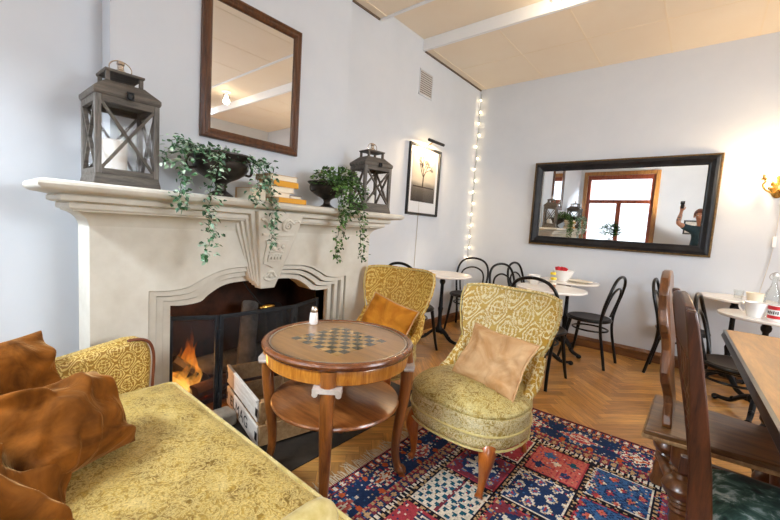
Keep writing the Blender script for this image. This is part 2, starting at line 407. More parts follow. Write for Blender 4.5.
# herringbone in a frame turned 45 degrees: every plank pair steps by its own width
for i in range(-70, 71):
    for j in range(-14, 15):
        bx = i*PW+j*PL; by = i*PW-j*PL
        for (px, py, a) in ((bx+PL/2, by+PW/2, 0), (bx-PW/2+0, by+PL/2, pi/2)):
            X = (px*c45-py*c45)+.2; Y = (px*c45+py*c45)+1.8
            plank(X, Y, a+pi/4)
fl = struct(mb.build('floor', MT['floor'], flat=True, recalc=False))

def nshape(y0, y1, z1, hole):   # outline with an opening at the floor; hole = list of (y,z) from lower-left over the top to lower-right
    return [(y0, 0)]+[(hole[0][0], 0)]+hole+[(hole[-1][0], 0)]+[(y1, 0), (y1, z1), (y0, z1)]
fbh = [(.64, 1.04), (2.09, 1.04)]
struct(MB().prism(nshape(YF-.12, YB+.12, 3.3, fbh), 'x', XL-.15, XL).build('wall_left', MT['wall'], flat=True))
struct(MB().prism(nshape(.566, 2.165, ZC+.02, fbh), 'x', XL, XC).build('wall_chimney', MT['wall'], flat=True))
struct(MB().box(XL-.15, XR+.15, YB, YB+.12, 0, 3.3).build('wall_back', MT['wall'], flat=True))
W1 = (-2.33, -.95, .95, 2.62); W2 = (1.0, 2.4, .95, 2.62)
mb = MB(); y0, y1 = YF-.14, YF
xs = [XL, W1[0], W1[1], W2[0], W2[1], XR]
for i in (0, 2, 4): mb.box(xs[i], xs[i+1], y0, y1, 0, 3.3)
for W in (W1, W2): mb.box(W[0], W[1], y0, y1, 0, W[2]); mb.box(W[0], W[1], y0, y1, W[3], 3.3)
struct(mb.build('wall_front', MT['wall'], flat=True))
W3 = (1.1, 3.3, .9, 2.62)
mb = MB(); mb.box(XR, XR+.14, YF-.14, W3[0], 0, 3.3); mb.box(XR, XR+.14, W3[1], YB+.12, 0, 3.3)
mb.box(XR, XR+.14, W3[0], W3[1], 0, W3[2]); mb.box(XR, XR+.14, W3[0], W3[1], W3[3], 3.3)
struct(mb.build('wall_right', MT['wall'], flat=True))
# ceiling: lowered boards either side of a raised strip
mb = MB()
mb.box(XL-.1, XR+.1, YF-.1, YB+.1, 3.215, 3.3)
def boards(y0, y1, ycuts):
    xc = [XL]+[-2.405]+[-1.67+.62*k for k in range(8)]+[XR]
    ys = [y0]+ycuts+[y1]
    for a, b in zip(xc[:-1], xc[1:]):
        for c, d in zip(ys[:-1], ys[1:]): mb.box(a, b, c, d, ZC, 3.215)
boards(YF, 2.64, [.2, 1.42]); boards(3.37, YB, [3.98])
struct(mb.build('ceiling', MT['ceil'], flat=True))
mb = MB()
for k in range(8):
    x = -1.67+.62*k
    for a, b in ((YF, 2.64), (3.372, YB)): mb.box(x-.006, x+.006, a, b, ZC-.002, ZC)
for y in (.2, 1.42, 3.98): mb.box(-2.405, XR, y-.006, y+.006, ZC-.0018, ZC)
for a, b in ((YF, 2.64), (3.372, YB)): mb.box(-2.411, -2.399, a, b, ZC-.006, ZC)
struct(mb.build('trim_5', mat('ceiling_batten', '#f2e2c6', rough=.6), flat=True))
struct(MB().box(XL, XR, 3.335, 3.37, 3.098, 3.214).build('trim_1', MT['white'], bev=.004))
struct(MB().box(XL, XR, 2.64, 2.672, 3.1, 3.214).build('trim_2', MT['white'], bev=.004))
struct(MB().box(XL, XL+.012, 3.372, YB, 3.094, 3.109).build('trim_3', mat('painted_shadow_gap', '#6b5a48', rough=.7), flat=True))  # dark strip coloured to stand for the shadow gap along the wall
struct(MB().box(XL, XL+.012, YF, 2.638, 3.094, 3.109).build('trim_4', bpy.data.materials['painted_shadow_gap'], flat=True))
def baseb(name, p, q, nrm):
    prof = [(0, 0), (.018, 0), (.018, .07), (.024, .078), (.024, .088), (.016, .098), (.012, .112), (0, .116)]
    rings = [[(e[0]+nrm[0]*a, e[1]+nrm[1]*a, b) for a, b in prof] for e in (p, q)]
    struct(MB().loft(rings).build(name, MT['baseboard'], flat=True))
baseb('baseboard_back', (XL, YB), (XR, YB), (0, -1))
baseb('baseboard_left', (XL, 2.32), (XL, YB-.03), (1, 0))
baseb('baseboard_right', (XR, YF), (XR, YB-.03), (-1, 0))
baseb('baseboard_front', (XL+.03, YF), (XR-.03, YF), (0, 1))

def window(name, axis, W, plane, sgn):
    """casing, frame, transom and mullion with panes; axis 'y' = in a front wall (plane y), 'x' = in a side wall"""
    a0, a1, z0, z1 = W; am = (a0+a1)/2+.01; zt = 2.0
    root = bpy.data.objects.new(name, None); COL.objects.link(root); root['kind'] = 'structure'
    def B(mb, u0, u1, d0, d1, w0, w1):
        d0, d1 = plane+sgn*d0, plane+sgn*d1
        if axis == 'y': mb.box(u0, u1, min(d0, d1), max(d0, d1), w0, w1)
        else: mb.box(min(d0, d1), max(d0, d1), u0, u1, w0, w1)
    c = MB(); t = .085
    B(c, a0-t, a0, -.02, .03, z0, z1+t); B(c, a1, a1+t, -.02, .03, z0, z1+t); B(c, a0, a1, -.02, .03, z1, z1+t)
    c.build('window_casing', MT['wincase'], root, bev=.008)
    f = MB(); w = .07
    B(f, a0, a0+w, -.11, -.02, z0, z1); B(f, a1-w, a1, -.11, -.02, z0, z1); B(f, a0+w, a1-w, -.11, -.02, z1-w-.03, z1); B(f, a0+w, a1-w, -.11, -.02, z0, z0+w)
    B(f, a0+w, a1-w, -.11, -.015, zt-.04, zt+.04); B(f, am-.045, am+.045, -.11, -.02, z0+w, zt-.04)
    f.build('window_frame', MT['winwood'], root, bev=.006)
    for q in ((a0+w, am-.045, z0+w, zt-.04), (am+.045, a1-w, z0+w, zt-.04), (a0+w, a1-w, zt+.04, z1-w-.03)):
        p = MB(); B(p, q[0], q[1], -.07, -.066, q[2], q[3]); p.build('window_pane', MT['glass'], root, flat=True)
    s = MB(); B(s, a0-.1, a1+.1, -.11, .2, z0-.04, z0); s.build('window_sill', MT['white'], root, bev=.006)
    return root
window('window_1', 'y', W1, YF, 1); window('window_2', 'y', W2, YF, 1); window('added_window_3', 'x', W3, XR, -1)  # the side-wall window is unseen, added to light the room
# ---------------------------------------------------------------- the fireplace
FP = thing('fireplace', 'large carved pale sandstone fireplace with stepped mantel and arched opening', 'fireplace', (-2.2, 1.366, 0))
FO = (-2.2, 1.366, 0)
YC = 1.366
half = [(.69, 0.0), (.665, .805)]
def opening(k):
    """outline of the k-th step of the arched opening, from lower left over the arch to lower right"""
    i = .042*k; d = .034*k
    hl = [(-.69+i, .812-d), (-.61+i*.9, .806-d), (-.505+i*.8, .816-d), (-.437+i*.6, .85-d), (-.342+i*.4, .893-d), (-.25+i*.2, .912-d), (-.15, .918-d)]
    pts = [(p.x, p.y) for p in smooth([(a, b, 0) for a, b in hl], 4)]
    pts = [(y+YC, z) for y, z in pts]
    return pts+[(2*YC-y, z) for y, z in reversed(pts)]
YA, YBR = .436, 2.30
mb = MB()
mb.prism(nshape(YA, YBR, 1.16, opening(0)), 'x', -2.35, -2.137)
def full(k): o = opening(k); return [(o[0][0], .0)]+o+[(o[-1][0], .0)]
mb.prism(full(0)+full(3.0)[::-1], 'x', -2.35, -2.245)
for a, b, x in ((.16, .92, -2.152), (1.16, 1.92, -2.178), (2.16, 3.0, -2.204)):
    mb.prism(full(a)+full(b)[::-1], 'x', -2.349, x)
mb.build('surround', MT['stone'], FP, FO, angle=25)
for a, b in ((.43, .66), (2.07, 2.306)): MB().box(-2.35, -2.115, a, b, .0, .12).build('plinth', MT['stone'], FP, FO, bev=.008)
# mantel: mitred mouldings that return on both ends
prof = [(0, 1.135), (.004, 1.15), (.012, 1.166), (.026, 1.182), (.046, 1.194), (.066, 1.2), (.066, 1.206), (.078, 1.208), (.082, 1.214), (.082, 1.23), (.078, 1.236), (.098, 1.238), (.112, 1.243), (.114, 1.249),
        (.114, 1.262), (.106, 1.27), (.122, 1.273), (.146, 1.277), (.166, 1.279), (.178, 1.284), (.187, 1.293), (.19, 1.303), (.187, 1.313), (.179, 1.32), (.17, 1.3225)]
rings = []
for o, z in prof:
    e = o*1.02; g = o*1.12; rings.append([(-2.352, YA-e, z), (-2.137+o, YA-e, z), (-2.137+o, YBR+g, z), (-2.352, YBR+g, z)])
MB().loft(rings).build('mantel_shelf', MT['stone'], FP, FO, angle=30)
# keystone: tapering fluted block with a scroll, shield and blank boss
def kring(z, k, x):
    pass
kz0, kz1 = .775, 1.262; ky = 1.345
mb = MB()
layers = [(-2.10, -2.15, .262, .115), (-2.075, -2.143, .24, .1), (-2.05, -2.136, .218, .086), (-2.02, -2.128, .196, .072), (-1.985, -2.116, .166, .056)]   # face x at top and bottom, half widths
for i, (xt, xb, wt, wb) in enumerate(layers):
    zb = kz0+.016*(len(layers)-1-i)
    mb.loft([[(xb-.06, ky-wb, zb), (xb, ky-wb+.006, zb), (xb, ky+wb-.006, zb), (xb-.06, ky+wb, zb)], [(xb-.06, ky-wt, kz1), (xt, ky-wt+.006, kz1), (xt, ky+wt-.006, kz1), (xb-.06, ky+wt, kz1)]])
ks = mb.build('keystone', MT['stone'], FP, FO, bev=.003)
def kx(z): return -2.116+.131*(z-kz0)/(kz1-kz0)
mb = MB()
for sg in (1, -1):
    pts = []
    for t in range(26):
        a = t/25*3.6*pi; r = .034*(1-t/25*.82); zq = 1.182+r*1.15*sin(a+pi*.5); pts.append((kx(zq)+.006, ky+sg*(.055)+sg*r*1.15*cos(a+pi*.5), zq))
    mb.tube(pts, [.010*(1-.4*t/25) for t in range(26)], 6)
    mb.tube(smooth([(kx(1.22)+.006, ky+sg*.055, 1.222), (kx(1.2)+.006, ky+sg*.092, 1.2), (kx(1.21)+.006, ky+sg*.116, 1.216), (kx(1.21)+.006, ky+sg*.134, 1.21)], 5), [.010]*15+[.005], 6)
mb.box(kx(1.12)-.01, kx(1.12)+.016, ky-.11, ky+.11, 1.118, 1.133)
mb.build('scroll_relief', MT['stone'], ks, FO)
mb = MB()
sh = [(-.07, 1.09), (-.062, 1.06), (-.064, .98), (-.06, .94), (-.03, .928), (0, .912), (.03, .928), (.06, .94), (.064, .98), (.062, 1.06), (.07, 1.09)]
def lean(m): m.v = [(x+kx(z), y, z) for x, y, z in m.v]
mb.prism([(ky+a*1.15, z) for a, z in sh], 'x', -.01, .014)
for z in (.955, .985): mb.box(.01, .024, ky-.05, ky+.05, z, z+.014)
for t in range(5): mb.box(.01, .026, ky-.052+.022*t, ky-.038+.022*t, .966, 1.002)
for (a, z) in ((-.04, 1.05), (0, 1.062), (.04, 1.05), (-.018, 1.034), (.022, 1.03)): mb.sphere((.014, ky+a, z), (.014, .015, .015), 8, 6)
mb.tube([(.016, ky-.05, 1.015), (.016, ky, 1.024), (.016, ky+.05, 1.015)], .008, 6); lean(mb)
mb.build('shield_relief', MT['stone'], ks, FO, bev=.002)
mb = MB()
pts = [(kx(.858+.028*sin(a))+.004, ky+.036*cos(a)*(1-.3*sin(3*a)), .858+.028*sin(a)) for a in [2*pi*i/24 for i in range(24)]]
mb.tube(pts, .008, 6, closed=True); mb.sphere((kx(.86)+.004, ky, .858), (.008, .014, .014), 8, 6)
mb.build('boss_relief', MT['stone'], ks, FO)
# firebox
mb = MB()
mb.box(-2.92, -2.87, .66, 2.07, .0, 1.03); mb.box(-2.87, -2.351, .66, .70, 0, 1.03); mb.box(-2.87, -2.351, 2.03, 2.07, 0, 1.03)
mb.box(-2.87, -2.351, .70, 2.03, .98, 1.03); mb.box(-2.87, -2.351, .70, 2.03, 0, .03)
mb.build('firebox', MT['soot'], FP, FO, flat=True)
tag(MB().box(-2.112, -1.42, .5, 2.25, 0.0005, .006).build('hearth_slab', MT['hearth'], None, (-1.8, 1.366, 0), flat=True), 'sooty dark stone hearth slab set in the floor before the fireplace', 'hearth').location = (-1.8, 1.366, 0)
for k, (a, b, c, d) in enumerate(((-2.1, -1.99, .66, .90), (-2.1, -1.98, .91, 1.09))):
    o = MB().box(a, b, c, d, .0065, .085).build('hearth_stone', MT['greystone'], None, ((a+b)/2, (c+d)/2, .006), bev=.012); o.location = ((a+b)/2, (c+d)/2, .006)
    tag(o, ('grey hearth stone beside the sofa front, left of the other', 'grey hearth stone touching the wooden crate')[k], 'stone', 'loose hearth stones')
mb = MB()
mb.tube(smooth([(-2.24, 1.24, .82), (-2.2, 1.27, .75), (-2.15, 1.31, .675), (-2.14, 1.335, .662)], 6), .006, 6)
dh = mb.build('damper_handle', MT['iron'], FP, FO)
mb = MB(); mb.sphere((-2.132, 1.36, .648), (.018, .055, .017), 12, 8); mb.build('handle_grip', MT['brass'], dh, FO)['label'] = 'brass oval grip'

# logs and fire
def log(name_label, p, q, r, m, seed):
    rg = random.Random(seed); mb = MB(); n = 10; rings = []
    p, q = V(p), V(q); d = (q-p).normalized(); u = d.orthogonal().normalized(); w = d.cross(u)
    k = [rg.uniform(.8, 1.15) for _ in range(n)]
    for t in (0, .02, .25, .5, .75, .98, 1):
        e = .9 if t in (0, 1) else 1
        rings.append([p+(q-p)*t+(u*cos(2*pi*j/n)+w*sin(2*pi*j/n))*r*k[j]*e*rg.uniform(.94, 1.05) for j in range(n)])
    c = (p+q)/2; base = (c.x, c.y, min(p.z, q.z)-r)
    o = mb.loft(rings).build('firewood_log', m, None, base); o.location = base
    return tag(o, name_label, 'log', 'logs in the fireplace')
char = mat('charred_log', '#0c0908', '#2b1c14', rough=.9, scale=18, bmp=.5)
pale = mat('ashen_log', '#3c3936', '#8a837b', rough=.9, scale=10, bmp=.5)
glow = mat('glowing_log', '#1a0d08', '#45210f', rough=.9, scale=14, bmp=.5)
log('charred log lying at the front of the burning fire', (-2.36, 1.0, .1), (-2.42, 1.32, .1), .055, glow, 1)
log('blackened log leaning into the flames on the left', (-2.47, 1.12, .085), (-2.52, .92, .27), .05, char, 2)
log('ash grey split log leaning upright behind the middle screen panel', (-2.5, 1.42, .1), (-2.7, 1.56, .55), .075, pale, 3)
log('darker grey log leaning at the right of the grate', (-2.48, 1.7, .1), (-2.72, 1.8, .5), .07, char, 4)
log('grey log lying across the back of the firebox', (-2.7, 1.12, .11), (-2.72, 1.72, .12), .07, pale, 5)
# flames: thin-walled tongues that give off light, coals below
fm = bpy.data.materials.new('flame'); fm.use_nodes = True; nt = fm.node_tree; nt.nodes.clear()
o_ = nt.nodes.new('ShaderNodeOutputMaterial'); e_ = N(nt, 'ShaderNodeEmission'); t_ = N(nt, 'ShaderNodeBsdfTransparent'); mx_ = nt.nodes.new('ShaderNodeMixShader')
g_ = nt.nodes.new('ShaderNodeTexCoord'); sp_ = nt.nodes.new('ShaderNodeSeparateXYZ'); L(nt, g_.outputs['Generated'], sp_.inputs[0])
nz_ = N(nt, 'ShaderNodeTexNoise', Scale=16, Detail=6, Roughness=.6, Distortion=1.2); L(nt, coords(nt, 'Object', (1, 1, .35)), nz_.inputs['Vector'])
h_ = math_(nt, 'ADD', sp_.outputs[2], math_(nt, 'MULTIPLY', math_(nt, 'SUBTRACT', nz_.outputs[0], .5), .7))
L(nt, ramp(nt, [(0, '#ffdc96'), (.3, '#ffae42'), (.62, '#f0741a'), (1, '#a83408')], h_).outputs[0], e_.inputs[0]); e_.inputs[1].default_value = 2.0
al_ = ramp(nt, [(.36, (0, 0, 0, 1)), (.66, (.45, .45, .45, 1))], nz_.outputs[0])
fd_ = ramp(nt, [(.25, (1, 1, 1, 1)), (.95, (.0, .0, .0, 1))], h_)
L(nt, math_(nt, 'MULTIPLY', al_.outputs[0], fd_.outputs[0]), mx_.inputs[0])
L(nt, t_.outputs[0], mx_.inputs[1]); L(nt, e_.outputs[0], mx_.inputs[2]); L(nt, mx_.outputs[0], o_.inputs[0])
FR = thing('fire', 'bright orange log fire burning at the left of the firebox', 'fire', (-2.5, 1.0, .03))
mb = MB()
for (x, y, z, h, r, b, s) in ((-2.52, 1.0, .05, .44, .035, .06, 7), (-2.48, 1.03, .05, .34, .03, .04, 8), (-2.54, .96, .05, .30, .03, .02, 9), (-2.46, .97, .05, .30, .03, .07, 10), (-2.5, .98, .06, .36, .055, .05, 1), (-2.46, .93, .05, .22, .06, -.03, 2), (-2.55, 1.04, .05, .28, .05, .02, 3), (-2.44, 1.02, .05, .2, .05, .05, 4), (-2.42, .96, .04, .13, .05, 0, 6)):
    pts = [(x+.012*sin(t*7+s), y+b*t*t+.018*sin(t*9+s*2), z+h*t) for t in [i/9 for i in range(10)]]
    mb.tube(pts, [r*k for k in (.5, .85, 1, .95, .82, .66, .5, .34, .18, .02)], 9)
mb.build('flame', fm, FR, (-2.5, 1.0, .03))['kind'] = 'stuff'
mb = MB(); rg = random.Random(5)
for i in range(60):
    s = rg.uniform(.01, .024); mb.sphere((-2.47+rg.gauss(0, .06), 1.06+rg.gauss(0, .08), .045+rg.uniform(0, .03)), (s, s*1.2, s*.8), 6, 4)
em = mat('glowing_embers', '#2a0d05', '#6e240a', rough=.9, scale=30, emit='#ff5a12', estr=.9)
mb.build('embers', em, FR, (-2.5, 1.0, .03))['kind'] = 'stuff'

# folding fire screen
FS = thing('fire_screen', 'black three-panel mesh fire screen standing in front of the fire', 'fire screen', (-2.12, 1.29, 0)); SO = (-2.12, 1.29, 0)
P0, P1, P2, P3 = (-2.225, .80), (-2.105, 1.03), (-2.105, 1.555), (-2.225, 1.85)
for a, b in ((P0, P1), (P1, P2), (P2, P3)):
    d = (V((b[0], b[1], 0))-V((a[0], a[1], 0))).normalized()*.012
    A, B = (a[0]+d.x, a[1]+d.y), (b[0]-d.x, b[1]-d.y)
    f = MB(); h = .645
    for q in (A, B): f.bar((q[0], q[1], .01), (q[0], q[1], h), .022, .018, up=(1, 0, 0))
    for z in (.022, h-.012): f.bar((A[0], A[1], z), (B[0], B[1], z), .016, .024)
    fr = f.build('panel_frame', MT['screen_iron'], FS, SO, bev=.003)
    g = MB(); g.add([(A[0], A[1], .03), (B[0], B[1], .03), (B[0], B[1], h-.02), (A[0], A[1], h-.02)], [(0, 1, 2, 3)])
    g.build('wire_mesh', MT['mesh'], fr, SO)
for q in (P1, P2):
    for z in (.12, .5): MB().tube([(q[0]+.008, q[1], z), (q[0]+.008, q[1], z+.06)], .008, 8).build('hinge', MT['screen_iron'], FS, SO)
# ---------------------------------------------------------------- upholstery
def cushion(name, label, cat, m, loc, normal, up, w, h, t, seed, pinch=.07, group=None, wr=.012, fold=None, seam=None):
    """soft square cushion: puffed both sides, drawn-in edges, peaked corners, creased"""
    n_ = V(normal).normalized(); u_ = (V(up)-n_*V(up).dot(n_)).normalized(); s_ = u_.cross(n_).normalized()
    N_ = 30; rg = random.Random(seed); so = V((seed*3.1, seed*1.7, 0)); mb = MB(); wr = wr*.8
    ridges = [(rg.uniform(0, 2*pi), rg.uniform(-.7, .7), rg.uniform(.5, 1.2)) for _ in range(7)]
    def P(i, j, sd):
        u, v = i/N_*2-1, j/N_*2-1
        e = (1-pinch*(1-v*v)) if True else 1
        x = u*w/2*(1-pinch*(1-v*v)*abs(u)**2); y = v*h/2*(1-pinch*(1-u*u)*abs(v)**2)
        th = max(0, (1-u**2)*(1-v**2))**.42*t/2
        nn = noise.noise(V((u*1.7, v*1.7, sd*3))+so)*wr*2.4
        for a, o, k in ridges:
            q = u*cos(a)+v*sin(a)-o; r2 = abs(-u*sin(a)+v*cos(a))
            nn += wr*k*(math.exp(-(q/.10)**2)-.8*math.exp(-((q-.2)/.13)**2))*min(1, r2*1.4)
        z = sd*(th+nn*min(1, th/(t*.2)))
        if fold: z += fold*(u*u*.6-v*.3*abs(v))*.5
        edge = max(abs(u), abs(v))
        z += .008*sin((u*5+v*4)+seed)*edge
        return s_*x+u_*y+n_*z
    idx = {}
    for sd in (1, -1):
        for i in range(N_+1):
            for j in range(N_+1):
                if sd == -1 and (i in (0, N_) or j in (0, N_)): idx[(i, j, sd)] = idx[(i, j, 1)]; continue
                idx[(i, j, sd)] = len(mb.v); mb.v.append(tuple(P(i, j, sd)))
    for sd in (1, -1):
        for i in range(N_):
            for j in range(N_):
                f = (idx[(i, j, sd)], idx[(i+1, j, sd)], idx[(i+1, j+1, sd)], idx[(i, j+1, sd)])
                mb.f.append(f if sd == 1 else f[::-1]); mb.c.append(None); mb.uv.append(None)
    o = mb.build(name, m, sub=1); o.location = loc
    tag(o, label, cat, group)
    if seam:
        bd = [idx[(i, 0, 1)] for i in range(N_)]+[idx[(N_, j, 1)] for j in range(N_)]+[idx[(i, N_, 1)] for i in range(N_, 0, -1)]+[idx[(0, j, 1)] for j in range(N_, 0, -1)]
        pts = [mb.v[k] for k in bd]
        MB().tube(pts, .005, 6, closed=True).build('seam_cord', seam, o)
    return o

# sofa: seat along the front wall side, facing the fireplace end of the room
SF = thing('sofa', 'gold velvet sofa with worn seat in the left foreground', 'sofa', (-1.25, .35, 0)); SO2 = (-1.25, .35, 0)
def rr(x0, x1, y0, y1, r, n=6):
    o = []
    for cx, cy, a in ((x1-r, y1-r, 0), (x0+r, y1-r, pi/2), (x0+r, y0+r, pi), (x1-r, y0+r, 3*pi/2)):
        for i in range(n+1): o.append((cx+r*cos(a+pi/2*i/n), cy+r*sin(a+pi/2*i/n)))
    return o
sx0, sx1, sy0, sy1 = -1.885, -.625, .045, .70
mb = MB()
def seat_top(u, v):
    x = sx0+(sx1-sx0)*u; y = sy0+(sy1-sy0)*v
    e = (1-abs(2*u-1)**6)*(1-abs(2*v-1)**6)
    z = .405+.035*max(0, e)**.5+.006*noise.noise(V((x*6, y*6, 1)))
    return (x, y, z)
n_, m_ = 48, 30
mb.grid(seat_top, n_, m_)
o = mb.build('seat_cushion', MT['sofa'], SF, SO2, boxuv=True)
mb = MB(); mb.loft([[(x, y, z) for x, y in rr(sx0+.002, sx1-.002, sy0, sy1-.002, .03)] for z in (.27, .406)])
mb.build('seat_border', MT['sofa'], SF, SO2, boxuv=True)
mb = MB(); mb.tube([(x, y, .405) for x, y in rr(sx0, sx1, sy0, sy1+.002, .03)], .008, 8, closed=True)
mb.tube([(x, y, .275) for x, y in rr(sx0, sx1, sy0, sy1+.002, .03)], .007, 8, closed=True)
mb.build('piping', MT['piping'], SF, SO2)
MB().box(sx0+.01, sx1-.01, sy0, sy1-.03, .13, .27).build('seat_rail', MT['sofa'], SF, SO2, bev=.01, boxuv=True)
def back(u, v):   # backrest
    a = 2*pi*v; x = -1.97+(.0+1.44)*u
    return (x, -.035+.075*cos(a)*(1 if cos(a) > 0 else .9)-.04*(.5+.5*sin(a)), .5+.3*sin(a)+.0)
mb = MB(); mb.prism([(.04, .2), (.03, .42), (-.05, .7), (-.07, .79), (-.105, .815), (-.14, .78), (-.14, .2)], 'x', -1.97, -.53)
mb.build('backrest', MT['sofaarm'], SF, SO2, bev=.015, boxuv=True)
arm_o = [(.06, .1), (.06, .585), (.2, .592), (.307, .602), (.414, .622), (.52, .642), (.565, .64), (.6, .622), (.618, .58), (.622, .52), (.615, .4), (.612, .1)]
mb = MB(); mb.prism(arm_o, 'x', -2.0, -1.905)
mb.build('armrest', MT['sofaarm'], SF, SO2, bev=.03, boxuv=True, seg=4)
mb = MB(); mb.tube(smooth([(-1.9, .52, .642), (-1.905, .565, .64), (-1.908, .603, .622), (-1.908, .622, .58), (-1.906, .626, .52), (-1.905, .62, .4), (-1.905, .615, .2)], 5), .007, 8)
mb.build('arm_piping', MT['redpiping'], SF, SO2)['label'] = 'russet piping down the arm front'
mb = MB(); mb.turned((-.60, .06, .54), (-.60, .575, .55), [(0, .04), (.05, .044), (.5, .045), (.9, .044), (.96, .039), (.99, .026), (1, .006)], 20)
mb.box(-.615, -.53, .06, .47, .13, .52)
mb.build('armrest', MT['piping'], SF, SO2, bev=.008)
for x, y in ((-1.82, .62), (-.68, .62), (-1.82, 0), (-.68, 0)):
    MB().turned((x, y, 0), (x, y, .135), [(0, .014), (.5, .02), (1, .03)], 12).build('leg', MT['legwood'], SF, SO2)

cushion('throw_cushion', 'amber velvet cushion standing on its corner at the back of the sofa', 'cushion', MT['amber'], (-1.745, .10, .53), (.75, .5, .35), (-.3, -.16, 1), .46, .46, .16, 3, wr=.022)
cushion('throw_cushion', 'crumpled amber velvet cushion lying in front on the sofa seat', 'cushion', MT['amber'], (-1.385, .225, .575), (.6, .45, .62), (-.05, .1, 1), .34, .29, .19, 8, wr=.026)
cushion('throw_cushion', 'shadowed brown velvet cushion at the bottom left corner of the picture', 'cushion', MT['amber'], (-1.17, .05, .505), (.3, .5, .8), (-.7, .1, .3), .36, .32, .15, 12, wr=.03)

# ---------------------------------------------------------------- low winged armchair
def armchair(label, loc, rz):
    t = thing('armchair', label, 'armchair', loc, rz, 'gold armchairs round the chess table')
    # back: a curved shell, narrow at the seat and winged towards the top
    wid = [(0, .205), (.15, .2), (.3, .207), (.45, .232), (.6, .262), (.75, .284), (.88, .29), (1, .28)]
    def hw(v):
        for (a, x), (b, y) in zip(wid, wid[1:]):
            if v <= b:
                k = (v-a)/(b-a); k = k*k*(3-2*k); return x+(y-x)*k
        return wid[-1][1]
    z0, z1 = .30, .885
    mb = MB(); rings = []; nv = 22; nu = 16; th = .062
    for j in range(nv+1):
        v = j/nv; h = hw(v); ring_f, ring_b = [], []
        for i in range(nu+1):
            u = -1+2*i/nu
            zz = z0+(z1-z0)*v
            if v > .8: zz -= (v-.8)/.2*(.02*abs(u)**4+.006*cos(u*pi))
            wrap = .095*abs(u)**2.4*(.55+.45*v)
            lean = .215+.155*v
            puff = .018*(1-u*u)*sin(pi*min(1, v*1.05))
            y = lean-wrap
            ring_f.append((u*h, y-puff, zz)); ring_b.append((u*h*.985, y+th*(1-.25*v), zz-.004))
        # rounded outer edges
        e0 = ring_f[0]; e1 = ring_f[-1]
        l = (-h-.016, (ring_f[0][1]+ring_b[0][1])/2, ring_f[0][2]-.002); r = (h+.016, l[1], l[2])
        rings.append(ring_f+[r]+ring_b[::-1]+[l])
    top = rings[-1]
    # rounded top edge
    cen = [((a[0]), (a[1]), a[2]) for a in top]
    mid = [((top[k][0]+top[(2*nu+2-k) % len(top)][0])/2 if 0 <= k <= 2*nu+2 else top[k][0], 0, 0) for k in range(len(top))]
    r2 = []
    for k, a in enumerate(top):
        if k <= nu: o = top[2*nu+2-k]
        elif k == nu+1: o = top[k]
        elif k <= 2*nu+2: o = top[2*nu+2-k]
        else: o = top[k]
        m = ((a[0]+o[0])/2, (a[1]+o[1])/2)
        r2.append((m[0]+(a[0]-m[0])*.55, m[1]+(a[1]-m[1])*.55, a[2]+.014))
    rings.append(r2)
    mb.loft(rings)
    bk = mb.build('backrest', MT['armchair'], t, boxuv=True, angle=60)
    pp = MB()
    for s in (0, nu): pp.tube([(r[s][0]+(.010 if s else -.010), r[s][1]-.004, r[s][2]) for r in rings[1:-1]], .0055, 6)
    pp.tube([(a[0], a[1]-.004, a[2]+.003) for a in rings[-2][:nu+1]], .0055, 6)
    pp.build('piping', MT['piping'], bk)
    # seat: D-shaped, domed, deep front border
    def plan(k, e=0):
        o = []
        for i in range(40):
            a = 2*pi*i/40; c, s = cos(a), sin(a)
            n = 2.7
            x = .305*abs(c)**(2/n)*(1 if c > 0 else -1); y = .30*abs(s)**(2/n)*(1 if s > 0 else -1)
            if y > 0: x *= 1-.26*(y/.30)
            o.append((x*k, y*k-.03))
        return o
    prof = [(.93, .225), (.985, .24), (1.0, .26), (1.0, .275), (1.0, .345), (1.012, .365), (1.004, .378)]
    MB().loft([[(x, y, z) for x, y in plan(k)] for k, z in prof]).build('seat', MT['armseat'], t, boxuv=True, angle=60)
    MB().loft([[(x, y, z) for x, y in plan(k)] for k, z in ((.99, .3785), (1.0, .386), (.985, .396), (.94, .408), (.8, .429), (.55, .444), (.28, .45), (.05, .452))]).build('seat_top', MT['armtop'], t, boxuv=True, angle=60)
    mb = MB()
    for k, z in ((1.012, .3), (1.0, .232)): mb.tube([(x, y, z) for x, y in plan(k)], .006, 6, closed=True)
    mb.build('seat_piping', MT['piping'], t)
    # padded side pieces joining back and seat
    for s in (-1, 1):
        m2 = MB(); m2.tube(smooth([(s*.235, .23, .56), (s*.245, .17, .47), (s*.25, .1, .42), (s*.25, .02, .395)], 4), [.03]*4+[.034]*4+[.03]*4+[.02], 10)
        m2.build('side_wing', MT['armchair'], t, boxuv=True)
    for s in (-1, 1):
        m2 = MB(); m2.tube(smooth([(s*.205, -.235, .25), (s*.216, -.268, .19), (s*.206, -.262, .1), (s*.2, -.266, .03), (s*.203, -.288, .006)], 5), [.038, .0385, .039, .039, .038, .036, .034, .031, .028, .025, .022, .02, .018, .0165, .0155, .015, .015, .016, .018, .019, .019], 12)
        m2.build('leg', MT['legwood'], t)
        m2 = MB(); m2.tube(smooth([(s*.18, .17, .25), (s*.185, .2, .13), (s*.19, .25, .006)], 6), [.027]*5+[.022]*4+[.016]*4, 10)
        m2.build('leg', MT['legwood'], t)
    return t
A1 = armchair('pale gold armchair nearest the camera, on the rug, holding a peach cushion', (-.85, 1.84, .008), R(-3))
A2 = dup(A1, (-1.735, 2.02, .008), R(12), 'deep gold armchair beside the fireplace, behind the chess table')
for o in [k for k in list(COL.objects) if k.parent == A2 and k.name.split('.')[0] in ('backrest', 'side_wing')]:
    o.material_slots[0].link = 'OBJECT'; o.material_slots[0].material = MT['armgold']
